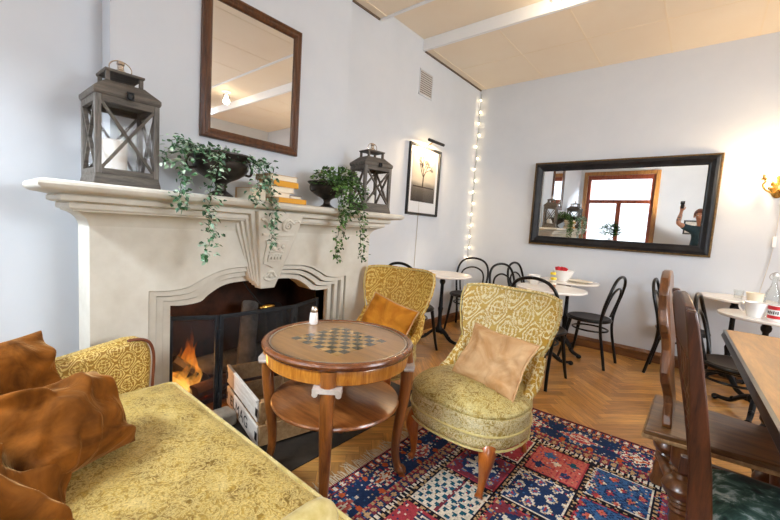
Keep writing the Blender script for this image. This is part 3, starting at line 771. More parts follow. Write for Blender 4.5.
cushion('armchair_cushion', 'peach velvet cushion tilted on the nearest armchair seat', 'cushion', MT['peach'], (-.775, 1.83, .565), (-.12, -.8, .55), (.12, .4, 1), .38, .31, .12, 21, wr=.014, seam=MT['peach'])
cushion('armchair_cushion', 'small orange velvet cushion tilted against the rear armchair back', 'cushion', MT['orange'], (-1.69, 2.045, .535), (.2, -.85, .42), (.2, .3, 1), .40, .33, .12, 31, wr=.012, seam=MT['peach'])

# ---------------------------------------------------------------- round chess table
CT = thing('chess_table', 'round two-tier wooden table with a chessboard top and curved legs', 'games table', (-1.28, 1.21, .006)); TZ = .03
tp = MB(); tp.lathe([(.001, .606), (.318, .606), (.318, .6315), (.25, .6315), (.05, .6315), (.001, .6315)], 72)
tp.v = [(x, y, z+TZ) for x, y, z in tp.v]
top = tp.build('table_top', MT['chesstop'], CT, angle=30)
tp = MB(); tp.lathe([(.3185, .606), (.33, .605), (.345, .61), (.352, .618), (.354, .628), (.35, .636), (.341, .641), (.333, .641), (.328, .637), (.325, .633), (.3185, .632)], 72, cap=False)
tp.v = [(x, y, z+TZ) for x, y, z in tp.v]; tp.build('rim', MT['rimwood'], CT, angle=30)
rm = MB(); rm.tube([(.318*cos(2*pi*i/72), .318*sin(2*pi*i/72), .6325) for i in range(72)], .0055, 6, closed=True)
rm.v = [(x, y, z+TZ) for x, y, z in rm.v]
rm.build('rim_bead', MT['nickel'], top)['label'] = 'pale shiny bead round the board'
cb = MB(); q = .0405
for i in range(8):
    for j in range(8):
        d = (i+j) % 2 == 0
        x, y = (i-4)*q, (j-4)*q
        cb.add([(x+.0003, y+.0003, .6321), (x+q-.0003, y+.0003, .6321), (x+q-.0003, y+q-.0003, .6321), (x+.0003, y+q-.0003, .6321)], [(0, 1, 2, 3)], lin('#3b3427') if d else lin('#9c7742'))
cb.v = [(x, y, z+TZ) for x, y, z in cb.v]
cb.build('chessboard', colmat('chess_inlay', rough=.26, amt=.18, scale=25, coat=.5), top, flat=True)
ap = MB(); ap.lathe([(.315, .6045), (.331, .604), (.333, .6), (.333, .55), (.327, .545), (.312, .545), (.312, .604)], 72, cap=False)
ap.v = [(x, y, z+TZ) for x, y, z in ap.v]
ap.build('apron', MT['apron'], CT, angle=30)
sh = MB(); sh.lathe([(.001, .366), (.292, .366), (.302, .371), (.304, .378), (.3, .385), (.29, .387), (.001, .387)], 64)
sh.build('lower_shelf', MT['shelfwood'], CT, angle=30)
for k, (dx, dy) in enumerate(((-.24, -.205), (.205, -.24), (.24, .205), (-.205, .24))):
    d = V((dx, dy, 0)).normalized(); s = V((-d.y, d.x, 0))
    path = smooth([d*k+V((0, 0, z)) for k, z in ((.316, .63), (.328, .57), (.334, .48), (.322, .35), (.306, .22), (.302, .12), (.314, .055), (.325, .03))], 4)
    n = len(path); mb = MB()
    rs = []
    for i in range(n):
        t = i/(n-1); rs.append(.036-.017*min(1, t*1.3)+.004*(1 if t > .93 else 0))
    mb.tube(path, rs, 10)
    b = d*.333
    mb.sphere((b.x, b.y, .024), .024, 12, 8)
    for a in (-.9, 0, .9):
        f = (d*cos(a)+s*sin(a)); p0 = d*.321+V((0, 0, .05)); p1 = b+f*.02+V((0, 0, .035)); p2 = b+f*.028+V((0, 0, .008))
        mb.tube([p0, p1, p2], [.008, .008, .004], 6)
    lg = mb.build('leg', MT['chessbase'], CT)
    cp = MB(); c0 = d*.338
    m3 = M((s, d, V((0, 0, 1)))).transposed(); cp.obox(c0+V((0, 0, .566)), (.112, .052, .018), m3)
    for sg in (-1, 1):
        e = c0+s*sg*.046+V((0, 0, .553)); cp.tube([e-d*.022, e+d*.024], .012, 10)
    cp.build('scroll_cap', mat('painted_highlight_cap', '#a99c92', '#d6cdc6', rough=.3, coat=.4, scale=20) if not bpy.data.materials.get('painted_highlight_cap') else bpy.data.materials['painted_highlight_cap'], lg)  # pale cap colour paints in a window highlight on the scrolls
K_ = 1.25
SS = thing('salt_shaker', 'white glass salt shaker standing on the chess table', 'salt shaker', (-1.575, 1.29, .6675))
MB().lathe([(r*1.1, z*K_) for r, z in [(.001, 0), (.019, 0), (.022, .006), (.021, .03), (.0175, .052), (.001, .052)]], 20).build('shaker_body', MT['porcelain'], SS)
MB().lathe([(r*1.1, z*K_) for r, z in [(.0165, .052), (.0175, .056), (.017, .066), (.011, .075), (.001, .077)]], 20).build('shaker_cap', MT['nickel'], SS)

# ---------------------------------------------------------------- fruit crate
ang = math.atan2(-.13, .58)
CR = thing('wooden_crate', 'whitewashed wooden crate with stencilled letters under the chess table', 'crate', (-1.925, 1.30, .0065), ang)
cl, cw, ch = .58, .40, .255
MB().box(-cl/2+.012, cl/2-.012, -cw/2+.012, cw/2-.012, .008, .02).build('bottom', MT['cratein'], CR, flat=True)
for sy in (-1, 1):
    for k, (z0, z1) in enumerate(((.012, .125), (.15, ch))):
        b = MB(); b.box(-cl/2, cl/2, sy*cw/2-.006, sy*cw/2+.006, z0, z1); sl = b.build('side_slat', MT['crate'], CR, bev=.003)
        if sy == -1 and k == 0: front_slat = sl
for sx in (-1, 1):
    for z0, z1 in ((.012, .125), (.15, ch)):
        MB().box(sx*cl/2-.006*1-.006*sx*0, sx*cl/2+.006, -cw/2+.007, cw/2-.007, z0, z1).build('end_slat', MT['cratein'], CR, bev=.003)
    for sy in (-1, 1):
        p = MB(); x = sx*(cl/2-.024); y = sy*(cw/2-.024)
        p.prism([(x-.018, y-.018), (x+.018, y-.018), (x+.018, y+.018), (x-.018, y+.018)], 'z', .02, ch-.004); p.build('corner_post', MT['cratein'], CR)
        xe = sx*(cl/2+.0068)
        for z in (.2, .07): MB().box(min(xe, xe-sx*.03), max(xe, xe-sx*.03), sy*(cw/2+.0068)-.001, sy*(cw/2+.0068)+.001, z-.022, z+.022).build('corner_bracket', MT['iron'], CR, flat=True)
for sy in (-1, 1): MB().box(-cl/2+.003, cl/2-.003, sy*cw/2-.012, sy*cw/2+.007, ch, ch+.012).build('top_rail', MT['crate'], CR, bev=.003)
def lettering(txt, size, m, parent, mtx, name='lettering', ext=.0004):
    cu = bpy.data.curves.new(name, 'FONT'); cu.body = txt; cu.size = size; cu.extrude = ext; cu.align_x = 'CENTER'; cu.align_y = 'CENTER'; cu.space_character = 1.1
    tmp = bpy.data.objects.new('tmp', cu); COL.objects.link(tmp); bpy.context.view_layer.update()
    me = bpy.data.meshes.new_from_object(tmp.evaluated_get(bpy.context.evaluated_depsgraph_get())); bpy.data.objects.remove(tmp); bpy.data.curves.remove(cu)
    me.transform(mtx); me.name = name; me.materials.clear(); me.materials.append(m)
    o = bpy.data.objects.new(name, me); COL.objects.link(o); o.parent = parent; return o
lettering('ELMAG', .105, MT['ink'], front_slat, M.Translation((-.03, -cw/2-.0068, .068)) @ M.Rotation(pi/2, 4, 'X') @ M.Diagonal((1.0, .85, 1, 1)))
# ---------------------------------------------------------------- lanterns on the mantel
ZM = 1.3225
def lantern(label, loc, rz, w, d, h, rings=True):
    t = thing('lantern', label, 'lantern', loc, rz)
    hx, hy = d/2, w/2          # local x = depth towards the room, y = width
    zb, zt = .05, h*.735
    b = MB(); b.loft([[(sx*k*hx, sy*k*hy, z) for sx, sy in ((-1, -1), (1, -1), (1, 1), (-1, 1))] for k, z in ((1.04, 0), (1.05, .012), (1.02, .03), (1.0, .042), (1.0, .05))])
    b.build('base', MT['greywoodx'], t, flat=True, bev=.002)
    pw = .024
    for sx in (-1, 1):
        for sy in (-1, 1):
            MB().box(sx*hx-(pw if sx > 0 else 0), sx*hx+(0 if sx > 0 else pw), sy*hy-(pw if sy > 0 else 0), sy*hy+(0 if sy > 0 else pw), zb, zt).build('post', MT['greywood'], t, bev=.002)
    for z0, z1 in ((zb, zb+.025), (zt-.03, zt)):
        for s in (-1, 1):
            MB().box(min(s*hx, s*(hx-.018)), max(s*hx, s*(hx-.018)), -hy+pw, hy-pw, z0, z1).build('rail', MT['greywoodx'], t, bev=.002)
            MB().box(-hx+pw, hx-pw, min(s*hy, s*(hy-.018)), max(s*hy, s*(hy-.018)), z0, z1).build('rail', MT['greywoodx'], t, bev=.002)
    a0, a1 = zb+.025, zt-.03
    for s in (-1, 1):
        c = MB()
        for p, q in (((-hy+pw, a0), (hy-pw, a1)), ((-hy+pw, a1), (hy-pw, a0))): c.bar((s*(hx-.008), p[0], p[1]), (s*(hx-.008), q[0], q[1]), .012, .014, up=(1, 0, 0))
        c.build('cross_brace', MT['greywoodx'], t)
        c = MB()
        for p, q in (((-hx+pw, a0), (hx-pw, a1)), ((-hx+pw, a1), (hx-pw, a0))): c.bar((p[0], s*(hy-.008), p[1]), (q[0], s*(hy-.008), q[1]), .012, .014, up=(0, 1, 0))
        c.build('cross_brace', MT['greywoodx'], t)
        MB().box(s*(hx-.016)-.001, s*(hx-.016)+.001, -hy+pw, hy-pw, a0, a1).build('glass_pane', MT['panes'], t, flat=True)
        MB().box(-hx+pw, hx-pw, s*(hy-.016)-.001, s*(hy-.016)+.001, a0, a1).build('glass_pane', MT['panes'], t, flat=True)
    rf = MB(); H = lambda k, z: [(sx*hx*k, sy*hy*k, z) for sx, sy in ((-1, -1), (1, -1), (1, 1), (-1, 1))]
    rf.loft([H(.98, zt), H(1.02, zt+.002), H(1.05, zt+.012), H(1.05, zt+.026), H(1.01, zt+.032), H(.66, zt+.072), H(.62, zt+.077)])
    rf.build('roof', MT['greywoodx'], t, flat=True, bev=.002)
    v = MB(); z0, z1 = zt+.077, zt+.13
    for sx in (-1, 1):
        for sy in (-1, 1): v.box(sx*hx*.5-.008, sx*hx*.5+.008, sy*hy*.52-.008, sy*hy*.52+.008, z0, z1-.01)
    v.loft([H(.6, z1-.012), H(.62, z1-.008), H(.62, z1), H(.2, z1+.014)])
    v.build('vent_cap', MT['greywoodx'], t, flat=True, bev=.001)
    f = MB(); f.lathe([(.024, z1+.006), (.022, z1+.02), (.014, z1+.026), (.013, z1+.045), (.017, z1+.05), (.015, z1+.062), (.001, z1+.066)], 16)
    f.build('finial', MT['nickel'], t)
    if rings: 
        f = MB(); f.tube([(0, .045*sin(a), z1+.03+.036*cos(a)) for a in [2*pi*i/28 for i in range(28)]], .0028, 6, closed=True); f.build('carry_ring', MT['nickel'], t)
    f = MB(); f.box(hx*1.13, hx*1.13+.006, -.014, .014, zt-.004, zt+.03); f.tube([(hx*1.13+.008, .012*cos(a), zt+.012+.014*sin(a)) for a in [2*pi*i/14 for i in range(14)]], .003, 6, closed=True)
    f.build('latch', MT['iron'], t)
    return t
LA = lantern('larger weathered wooden lantern at the left end of the mantel', (-2.18, .566, ZM), 0, .25, .25, .53)
LB = lantern('smaller weathered wooden lantern at the right end of the mantel', (-2.15, 2.285, ZM), R(-10), .27, .21, .50)
def candle(label, loc, r, h):
    t = thing('pillar_candle', label, 'candle', loc)
    MB().lathe([(.001, 0), (r, 0), (r, h-.006), (r-.006, h), (r*.5, h-.006), (.001, h-.008)], 28).build('wax', MT['wax'], t)
    MB().tube([(0, 0, h-.008), (.001, 0, h+.006), (.004, .001, h+.014)], .0015, 6).build('wick', MT['wick'], t)
candle('white pillar candle inside the larger left lantern', (-2.19, .545, ZM+.051), .05, .17)
candle('white pillar candle inside the smaller right lantern', (-2.16, 2.29, ZM+.051), .045, .10)

# ---------------------------------------------------------------- urns and ivy
def urn(label, loc, s=1.0, dz=1.0):
    t = thing('urn', label, 'urn', loc)
    p = [(.001, 0), (.062, 0), (.064, .012), (.05, .02), (.03, .035), (.026, .055), (.032, .072), (.05, .085), (.085, .1), (.12, .122), (.136, .146), (.14, .165), (.134, .182), (.137, .188), (.158, .198), (.166, .206), (.166, .213), (.156, .214), (.135, .205), (.12, .17), (.05, .13), (.001, .125)]
    MB().lathe([(r*s, z*s*dz) for r, z in p], 40).build('bowl', MT['urn'], t, angle=30)
    for sg in (-1, 1):
        MB().tube(smooth([(0, sg*.128*s, .135*s*dz), (0, sg*.165*s, .13*s*dz), (0, sg*.178*s, .16*s*dz), (0, sg*.16*s, .195*s*dz)], 5), .007*s, 8).build('handle', MT['urn'], t)
    return t
urn('low dark bronze urn in the middle of the mantel, below the mirror', (-2.13, 1.03, ZM), 1.06, 1.04)
urn('smaller dark urn half hidden by ivy near the right lantern', (-2.16, 1.84, ZM), .88, 1.0)
def vine_leaf(mb, p, d, up, s, col):
    d = d.normalized(); sd = d.cross(up)
    if sd.length < 1e-3: sd = d.orthogonal()
    sd.normalize(); n = sd.cross(d).normalized()
    pts = [p, p+d*s*.35+sd*s*.34+n*s*.08, p+d*s*.75+sd*s*.22, p+d*s*1.05-n*s*.1, p+d*s*.75-sd*s*.22, p+d*s*.35-sd*s*.34+n*s*.08, p+d*s*.5-n*s*.04]
    mb.add(pts, [(0, 1, 6), (1, 2, 6), (2, 3, 6), (3, 4, 6), (4, 5, 6), (5, 0, 6)], col)
def ivy(label, loc, seed, mound, strands, palette):
    rg = random.Random(seed); t = thing('ivy_plant', label, 'plant', loc)
    lf, st = MB(), MB(); off = V(loc)
    def leaf(p, d):
        if p.x < -2.333: p = V((-2.333+rg.uniform(0, .02), p.y, p.z)); d = V((abs(d.x), d.y, d.z))
        k = rg.choice(palette); c = lin(k); q = rg.uniform(.8, 1.2)
        vine_leaf(lf, p-off, d, V((rg.gauss(0, .5), rg.gauss(0, .5), 1)), rg.uniform(.018, .032), (c[0]*q, c[1]*q, c[2]*q, 1))
    cx, cy, cz, ax, ay, az, n = mound
    for _ in range(n):
        while True:
            u = V((rg.uniform(-1, 1), rg.uniform(-1, 1), rg.uniform(-.35, 1)))
            if u.length < 1 and u.length > .35: break
        p = V((cx+u.x*ax, cy+u.y*ay, cz+u.z*az)); leaf(p, V((u.x, u.y, u.z*.4+.1))+V((rg.gauss(0, .4), rg.gauss(0, .4), rg.gauss(0, .3))))
    for _ in range(26):
        a = rg.uniform(0, 2*pi); e = V((cx+ax*.8*cos(a), cy+ay*.85*sin(a), cz+az*rg.uniform(.1, .7)))
        if e.x < -2.33: e.x = -2.33
        st.tube([V((cx, cy, cz-.03))-off, (V((cx, cy, cz))*.45+e*.55+V((0, 0, .02)))-off, e-off], [.0025, .002, .0012], 5)
    for pts, dens, spread in strands:
        path = smooth(pts, 7); n = len(path)
        wob = [V((rg.gauss(0, .006), rg.gauss(0, .007), 0)) for _ in path]; path = [p+w for p, w in zip(path, wob)]
        st.tube([p-off for p in path], .0016, 5)
        for i in range(n-1):
            for _ in range(dens):
                k = rg.random(); p = path[i].lerp(path[i+1], k); d = V((abs(rg.gauss(.35, .5)), rg.gauss(0, .8), rg.gauss(-.35, .45)))
                o = V((abs(rg.gauss(0, spread))*.8, rg.gauss(0, spread), rg.gauss(0, spread*.4)))*(1-.45*i/n)
                leaf(p+o, d)
        leaf(path[-1], V((.1, 0, -1)))
    lf.build('foliage', MT['leaf'], t, flat=True, recalc=False)
    st.build('stems', MT['stem'], t)
    return t
X1 = -1.935
PALE = ['#4f7d55', '#7aa685', '#a3c2a6', '#c3d6c0', '#3d6b42', '#2a5233', '#1f4226']
DARK = ['#2f5222', '#426b2c', '#557f38', '#223f1a', '#6a9147']
ivy('variegated ivy trailing in three long strands from the urn below the mirror', (-2.14, 1.03, ZM+.13), 4, (-2.2, 1.02, ZM+.238, .12, .2, .05, 190), [
    ([(-2.06, .9, 1.55), (-1.99, .80, 1.555), (-1.93, .76, 1.48), (-1.92, .745, 1.4), (X1, .74, 1.3), (X1, .745, 1.24)], 5, .03),
    ([(-2.06, .88, 1.55), (-1.97, .74, 1.57), (-1.93, .69, 1.52), (-1.93, .67, 1.45)], 4, .03),
    ([(-2.04, .98, 1.54), (-1.96, .92, 1.53), (-1.93, .895, 1.44), (-1.93, .885, 1.32), (X1, .875, 1.2), (X1, .885, 1.1), (X1, .865, .985)], 6, .034),
    ([(-2.04, 1.14, 1.54), (-1.97, 1.19, 1.53), (-1.93, 1.205, 1.45), (-1.93, 1.225, 1.34), (X1, 1.245, 1.2), (X1, 1.245, 1.07)], 6, .032),
    ([(-2.04, 1.12, 1.54), (-1.95, 1.13, 1.50), (-1.93, 1.14, 1.40), (X1, 1.14, 1.30)], 5, .032)], PALE)
ivy('bright green ivy trailing in two long strands beside the right lantern', (-2.14, 1.84, ZM+.12), 9, (-2.08, 1.86, ZM+.195, .14, .2, .1, 520), [
    ([(-2.04, 1.74, 1.53), (-1.96, 1.73, 1.52), (-1.93, 1.74, 1.42), (X1, 1.76, 1.3), (X1, 1.765, 1.14), (X1, 1.755, .965)], 7, .036),
    ([(-2.02, 1.86, 1.53), (-1.95, 1.92, 1.5), (-1.93, 1.95, 1.4), (X1, 1.975, 1.28), (X1, 1.985, 1.12), (X1, 2.005, .96)], 7, .036),
    ([(-2.02, 1.82, 1.52), (-1.95, 1.84, 1.47), (-1.93, 1.86, 1.36), (X1, 1.86, 1.27)], 7, .04),
    ([(-2.02, 1.78, 1.52), (-1.95, 1.79, 1.47), (-1.93, 1.80, 1.36), (X1, 1.80, 1.22)], 7, .036)], DARK)

# ---------------------------------------------------------------- books
def book(label, x0, y0, z, L_, W_, T_, rz, cover):
    t = thing('book', label, 'book', (x0, y0, z), rz, 'books stacked on the mantel')
    c = MB(); k = .0025; hx, hy = W_/2, L_/2
    c.box(-hx, hx, -hy, hy, 0, k); c.box(-hx, hx, -hy, hy, T_-k, T_); c.box(-hx-.002, -hx+k, -hy, hy, 0, T_)
    c.build('cover', cover, t, bev=.001)
    MB().box(-hx+k+.0005, hx-.005, -hy+.005, hy-.005, k+.0002, T_-k-.0002).build('pages', MT['paper'], t, flat=True)
bc = lambda n, c: bpy.data.materials.get(n) or mat(n, c, rough=.55)
yel, tan, cream, brown = bc('yellow_cloth', '#d99a1e'), bc('tan_cloth', '#c9a06a'), bc('cream_cloth', '#e6dac2'), bc('brown_leather', '#4a2a17')
z = ZM; bx_ = -2.045
book('yellow hardback book at the bottom of the mantel stack', bx_, 1.40, z, .2, .17, .03, pi, yel); z += .0305
book('cream book second from the bottom of the mantel stack', bx_-.01, 1.33, z, .13, .15, .03, R(3), cream)
book('thin brown leather book beside the cream one on the yellow book', bx_-.01, 1.45, z, .085, .13, .02, R(-6), brown); z += .0305
book('white paged book in the middle of the mantel stack', bx_-.01, 1.345, z, .16, .15, .033, R(-4), cream); z += .0335
book('ochre spined book second from the top of the mantel stack', bx_-.01, 1.355, z, .19, .15, .034, R(186), yel); z += .0345
book('tan book with a cream page edge on top of the mantel stack', bx_-.01, 1.345, z, .20, .15, .034, R(2), tan)
book('tan book lying low between the urn foot and the book stack', -2.08, 1.19, ZM, .11, .14, .07, R(10), tan)

# ---------------------------------------------------------------- mirrors, picture, vent
def framed(root, c0, ux, uz, nrm, w, h, fw, fd, m, name='frame', prof=None):
    """mitred frame: c0 centre on the wall plane, ux/uz in-plane axes, nrm out of the wall; prof = [(inset, depth)]"""
    ux, uz, nrm = V(ux), V(uz), V(nrm); mb = MB()
    prof = prof or [(0, 0), (0, fd*.6), (fw*.15, fd), (fw*.5, fd*.85), (fw*.8, fd*.9), (fw, fd*.55), (fw, 0)]
    rings = []
    for i, d in prof: rings.append([V(c0)+ux*sx*(w/2-i)+uz*sz*(h/2-i)+nrm*d for sx, sz in ((-1, -1), (1, -1), (1, 1), (-1, 1))])
    mb.loft(rings, cap=False, loop=True); return mb.build(name, m, root, flat=True, bev=.0015)
MM = thing('mantel_mirror', 'brown wooden framed mirror hanging above the mantel', 'mirror', (XC, 1.0, 1.9))
tl = R(0)
MW0, MW1, MZ0, MZ1 = 1.0, 1.683, 1.682, 2.54
cen = V((.012, (MW0+MW1)/2-1.0, (MZ0+MZ1)/2-1.9))
framed(MM, cen, (0, 1, 0), (0, 0, 1), (1, 0, 0), MW1-MW0, MZ1-MZ0, .058, .035, MT['framewood'], prof=[(0, -.012), (0, .012), (.008, .022), (.016, .024), (.026, .016), (.04, .02), (.05, .014), (.058, .006), (.058, -.012)])
b = MB(); b.add([cen+V((0, a*(MW1-MW0-.1)/2, c*(MZ1-MZ0-.1)/2)) for a, c in ((-1, -1), (1, -1), (1, 1), (-1, 1))], [(0, 1, 2, 3)]); b.build('mirror_glass', MT['mirror'], MM, flat=True)
# big black mirror on the back wall, leaning forward a little at the top
WM = thing('wall_mirror', 'wide black framed mirror on the back wall above the cafe tables', 'mirror', (-.79, YB, 1.61))
tl = R(.8); uz = V((0, -sin(tl), cos(tl))); nr = V((0, -cos(tl), -sin(tl))); c0 = V((0, -.022, 0))
framed(WM, c0, (1, 0, 0), uz, nr, 1.70, .955, .095, .05, MT['blackframe'], prof=[(.012, -.012), (.008, .02), (.02, .036), (.04, .042), (.06, .03), (.075, .02), (.085, .022), (.095, .01), (.095, -.012)])
framed(WM, c0, (1, 0, 0), uz, nr, 1.72, .975, .02, .03, MT['goldedge'], 'gilt_edge', prof=[(0, -.012), (0, .012), (.006, .022), (.018, .022), (.018, -.012)])
b = MB(); b.add([c0+V((a*.78, 0, 0))+uz*c*.41+nr*.004 for a, c in ((-1, -1), (1, -1), (1, 1), (-1, 1))], [(0, 1, 2, 3)]); b.build('mirror_glass', MT['mirror'], WM, flat=True)

PC = thing('framed_picture', 'black framed picture of a bare tree on the left wall', 'picture', (XL, 3.51, 1.75))
PW_, PH_ = .605, .765
framed(PC, (0, 0, 0), (0, 1, 0), (0, 0, 1), (1, 0, 0), PW_, PH_, .028, .03, MT['dark'])
MB().box(.001, .008, -PW_/2+.02, PW_/2-.02, -PH_/2+.02, PH_/2-.02).build('mount', MT['white'], PC, flat=True)
def printmat():
    m, nt, b = newmat('sepia_print'); sp = nt.nodes.new('ShaderNodeSeparateXYZ'); L(nt, coords(nt, 'Generated'), sp.inputs[0])
    n = N(nt, 'ShaderNodeTexNoise', Scale=5); L(nt, coords(nt, 'Object'), n.inputs['Vector'])
    f = math_(nt, 'ADD', sp.outputs[2], math_(nt, 'MULTIPLY', math_(nt, 'SUBTRACT', n.outputs[0], .5), .12))
    L(nt, ramp(nt, [(.0, '#3b3631'), (.26, '#6d655c'), (.36, '#a09788'), (.42, '#d6cbb8'), (1, '#efe4cf')], f).outputs[0], b.inputs['Base Color']); b.inputs['Roughness'].default_value = .6; return m
pr = MB().box(.008, .0095, -PW_/2+.075, PW_/2-.075, -PH_/2+.15, PH_/2-.075).build('print', printmat(), PC, flat=True)
tb = MB(); rg = random.Random(11)
def twig(p, a, l, w, dep):
    q = (p[0]+l*sin(a), p[1]+l*cos(a)); tb.bar((.0099, p[0], p[1]), (.0099, q[0], q[1]), w, .0006, up=(1, 0, 0))
    if dep:
        for _ in range(3): twig(q, a+rg.uniform(-.75, .75), l*rg.uniform(.6, .85), w*.62, dep-1)
twig((-.02, -.06), .05, .1, .02, 5); tb.box(.0096, .0099, -.2, .2, -.075, -.06)
tb.build('tree_image', mat('tree_ink', '#3a2c1e', rough=.7), pr, flat=True)
g = MB(); g.add([(.014, a*(PW_/2-.026), c*(PH_/2-.026)) for a, c in ((-1, -1), (1, -1), (1, 1), (-1, 1))], [(0, 1, 2, 3)]); g.build('glazing', MT['glass'], PC, flat=True)
PLT = thing('picture_light', 'slim black picture light glowing above the tree picture', 'lamp', (XL, 3.51, 2.15))
mb = MB(); mb.tube(smooth([(.004, 0, -.03), (.05, 0, .0), (.1, 0, .025), (.13, 0, .02)], 5), .006, 8); mb.lathe([(.001, 0), (.02, 0), (.02, .008), (.001, .008)], 14, (.004, 0, -.035)); mb.build('arm', MT['brass'], PLT)
mb = MB(); mb.turned((.135, -.14, .02), (.135, .16, .02), [(0, .008), (.01, .016), (.99, .016), (1, .008)], 12); hs = mb.build('lamp_tube', MT['dark'], PLT)
MB().box(.1185, .1195, -.12, .14, .013, .027).build('lit_strip', emis('warm_tube_glow', '#ffdca0', 22), hs, flat=True)
VT = thing('wall_vent', 'grey louvred ventilation grille high on the left wall', 'vent', (XL, 3.43, 2.78))
mb = MB(); w, h = .245, .265
for a, b_, c, d in ((-w/2, w/2, h/2-.012, h/2), (-w/2, w/2, -h/2, -h/2+.012), (-w/2, -w/2+.01, -h/2, h/2), (w/2-.01, w/2, -h/2, h/2)): mb.box(0, .01, a, b_, c, d)
mb.build('frame', MT['wall'], VT, flat=True)
mb = MB()
for i in range(11): mb.obox((.005, 0, -h/2+.02+i*.0225), (.006, w-.02, .0125), M.Rotation(R(8), 3, 'Y'))
mb.build('louvres', mat('vent_grey', '#c9c5be', rough=.5), VT, flat=True)
MB().box(.0005, .0012, -w/2+.01, w/2-.01, -h/2+.012, h/2-.012).build('backing', mat('vent_dark', '#55514c', rough=.8), VT, flat=True)
mb = MB(); mb.tube([(XL+.006, 3.45, 2.11), (XL+.006, 3.44, 1.9), (XL+.006, 3.45, 1.3), (XL+.006, 3.44, .13)], .0035, 6)
tag(mb.build('picture_cable', mat('cable_paint', '#c9c2b8', rough=.6), None, (XL, 3.44, .13)), 'thin pale cable running down the left wall below the picture', 'cable').location = (XL, 3.44, .13)
# ---------------------------------------------------------------- cafe corner: bentwood chairs, marble tables
def bentwood():
    t = thing('bentwood_chair', 'x', 'chair', (0, 0, 0), 0, 'black bentwood cafe chairs')
    sz = .455
    s = MB(); s.lathe([(.001, sz-.004), (.15, sz-.008), (.178, sz-.002), (.188, sz), (.196, sz-.006), (.198, sz-.018), (.19, sz-.03), (.165, sz-.032), (.001, sz-.02)], 36)
    s.build('seat', MT['blackseat'], t, angle=50)
    rg_ = MB(); rg_.tube([(.193*cos(2*pi*i/36), .193*sin(2*pi*i/36), sz-.02) for i in range(36)], .014, 8, closed=True); rg_.build('seat_ring', MT['black'], t)
    # rear legs and outer back hoop are one bent rod
    left = [(-.175, .235, .0), (-.165, .205, .15), (-.165, .172, .32), (-.178, .165, .45), (-.195, .185, .58), (-.2, .215, .70), (-.175, .238, .80), (-.11, .248, .862), (0, .25, .884)]
    pts = left+[(-x, y, z) for x, y, z in reversed(left[:-1])]
    b = MB(); b.tube(smooth(pts, 5), .0135, 10); b.build('back_frame', MT['black'], t)
    left = [(-.125, .155, .46), (-.145, .18, .56), (-.148, .205, .65), (-.12, .224, .72), (-.06, .234, .757), (0, .237, .768)]
    pts = left+[(-x, y, z) for x, y, z in reversed(left[:-1])]
    b = MB(); b.tube(smooth(pts, 5), .0105, 10); b.build('inner_hoop', MT['black'], t)
    for sx in (-1, 1):
        b = MB(); p = smooth([(sx*.135, -.125, sz-.02), (sx*.15, -.145, .3), (sx*.17, -.17, .12), (sx*.185, -.195, 0)], 5)
        b.tube(p, [.019-.007*i/(len(p)-1) for i in range(len(p))], 10); b.build('leg', MT['black'], t)
    b = MB(); b.tube([(.152*cos(2*pi*i/32), .02+.16*sin(2*pi*i/32), .335) for i in range(32)], .009, 8, closed=True); b.build('stretcher_ring', MT['black'], t)
    return t
BC = bentwood()
spots = [(-2.15, 3.02, 178, 'black bentwood chair behind the rear gold armchair, by the left wall'),
         (-2.2, 4.2, 12, 'black bentwood chair in the far corner under the string lights'),
         (-1.48, 3.98, 72, 'black bentwood chair at the left of the table with the spice jars'),
         (-1.47, 4.43, 86, 'black bentwood chair against the back wall below the mirror left end'),
         (-.99, 3.29, 176, 'black bentwood chair with its back right behind the nearest gold armchair'),
         (-.80, 4.17, -97, 'black bentwood chair standing free with its seat turned to the bowl table'),
         (-.06, 4.40, 88, 'black bentwood chair under the mirror right end, turned to the right'),
         (.265, 3.42, 84, 'black bentwood chair behind the carved wooden chairs, at the dark table end')]
for i, (x, y, a, lb) in enumerate(spots):
    if i == 0: BC.location = (x, y, 0); BC.rotation_euler.z = R(a); BC['label'] = lb
    else: dup(BC, (x, y, 0), R(a), lb)

def bistro(label, loc, r, h, rz=0):
    t = thing('bistro_table', label, 'table', loc, rz, 'marble topped bistro tables')
    m = MB(); m.lathe([(.001, h-.022), (r-.008, h-.022), (r, h-.016), (r, h-.006), (r-.006, h), (.001, h)], 48); m.build('table_top', MT['marble'], t, angle=30)
    c = MB(); c.lathe([(.03, .09), (.042, .1), (.046, .13), (.034, .15), (.024, .17), (.021, .3), (.027, .34), (.03, .36), (.023, .38), (.019, .5), (.018, h-.12), (.03, h-.1), (.032, h-.08), (.024, h-.06), (.04, h-.03), (.04, h-.0225)], 18); c.build('column', MT['iron'], t)
    for k in range(4):
        a = k*pi/2+.4; b = MB(); b.bar((0, 0, h-.034), (r*.62*cos(a), r*.62*sin(a), h-.03), .022, .012); b.build('support_arm', MT['iron'], t, bev=.002)
    for k in range(3):
        a = 2*pi*k/3; d = V((cos(a), sin(a), 0)); b = MB(); z = lambda q: V((0, 0, q))
        p = smooth([d*.03+z(.13), d*.09+z(.1), d*.16+z(.045), d*.22+z(.03), d*.265+z(.03)], 5)
        b.tube(p, [.024-.008*i/(len(p)-1) for i in range(len(p))], 8, flat=.75)
        q = d*.275; b.sphere((q.x, q.y, .022), (.026, .026, .022), 10, 6)
        e = d*.15; b.sphere((e.x, e.y, .062), .018, 8, 6)
        b.build('foot', MT['iron'], t)
    return t
bistro('round marble bistro table by the left wall, beside the rear gold armchair', (-2.14, 3.52, 0), .31, .745, R(-10))
bistro('round marble bistro table carrying the cup and yellow capped jars', (-1.05, 3.68, 0), .31, .745, R(-75))
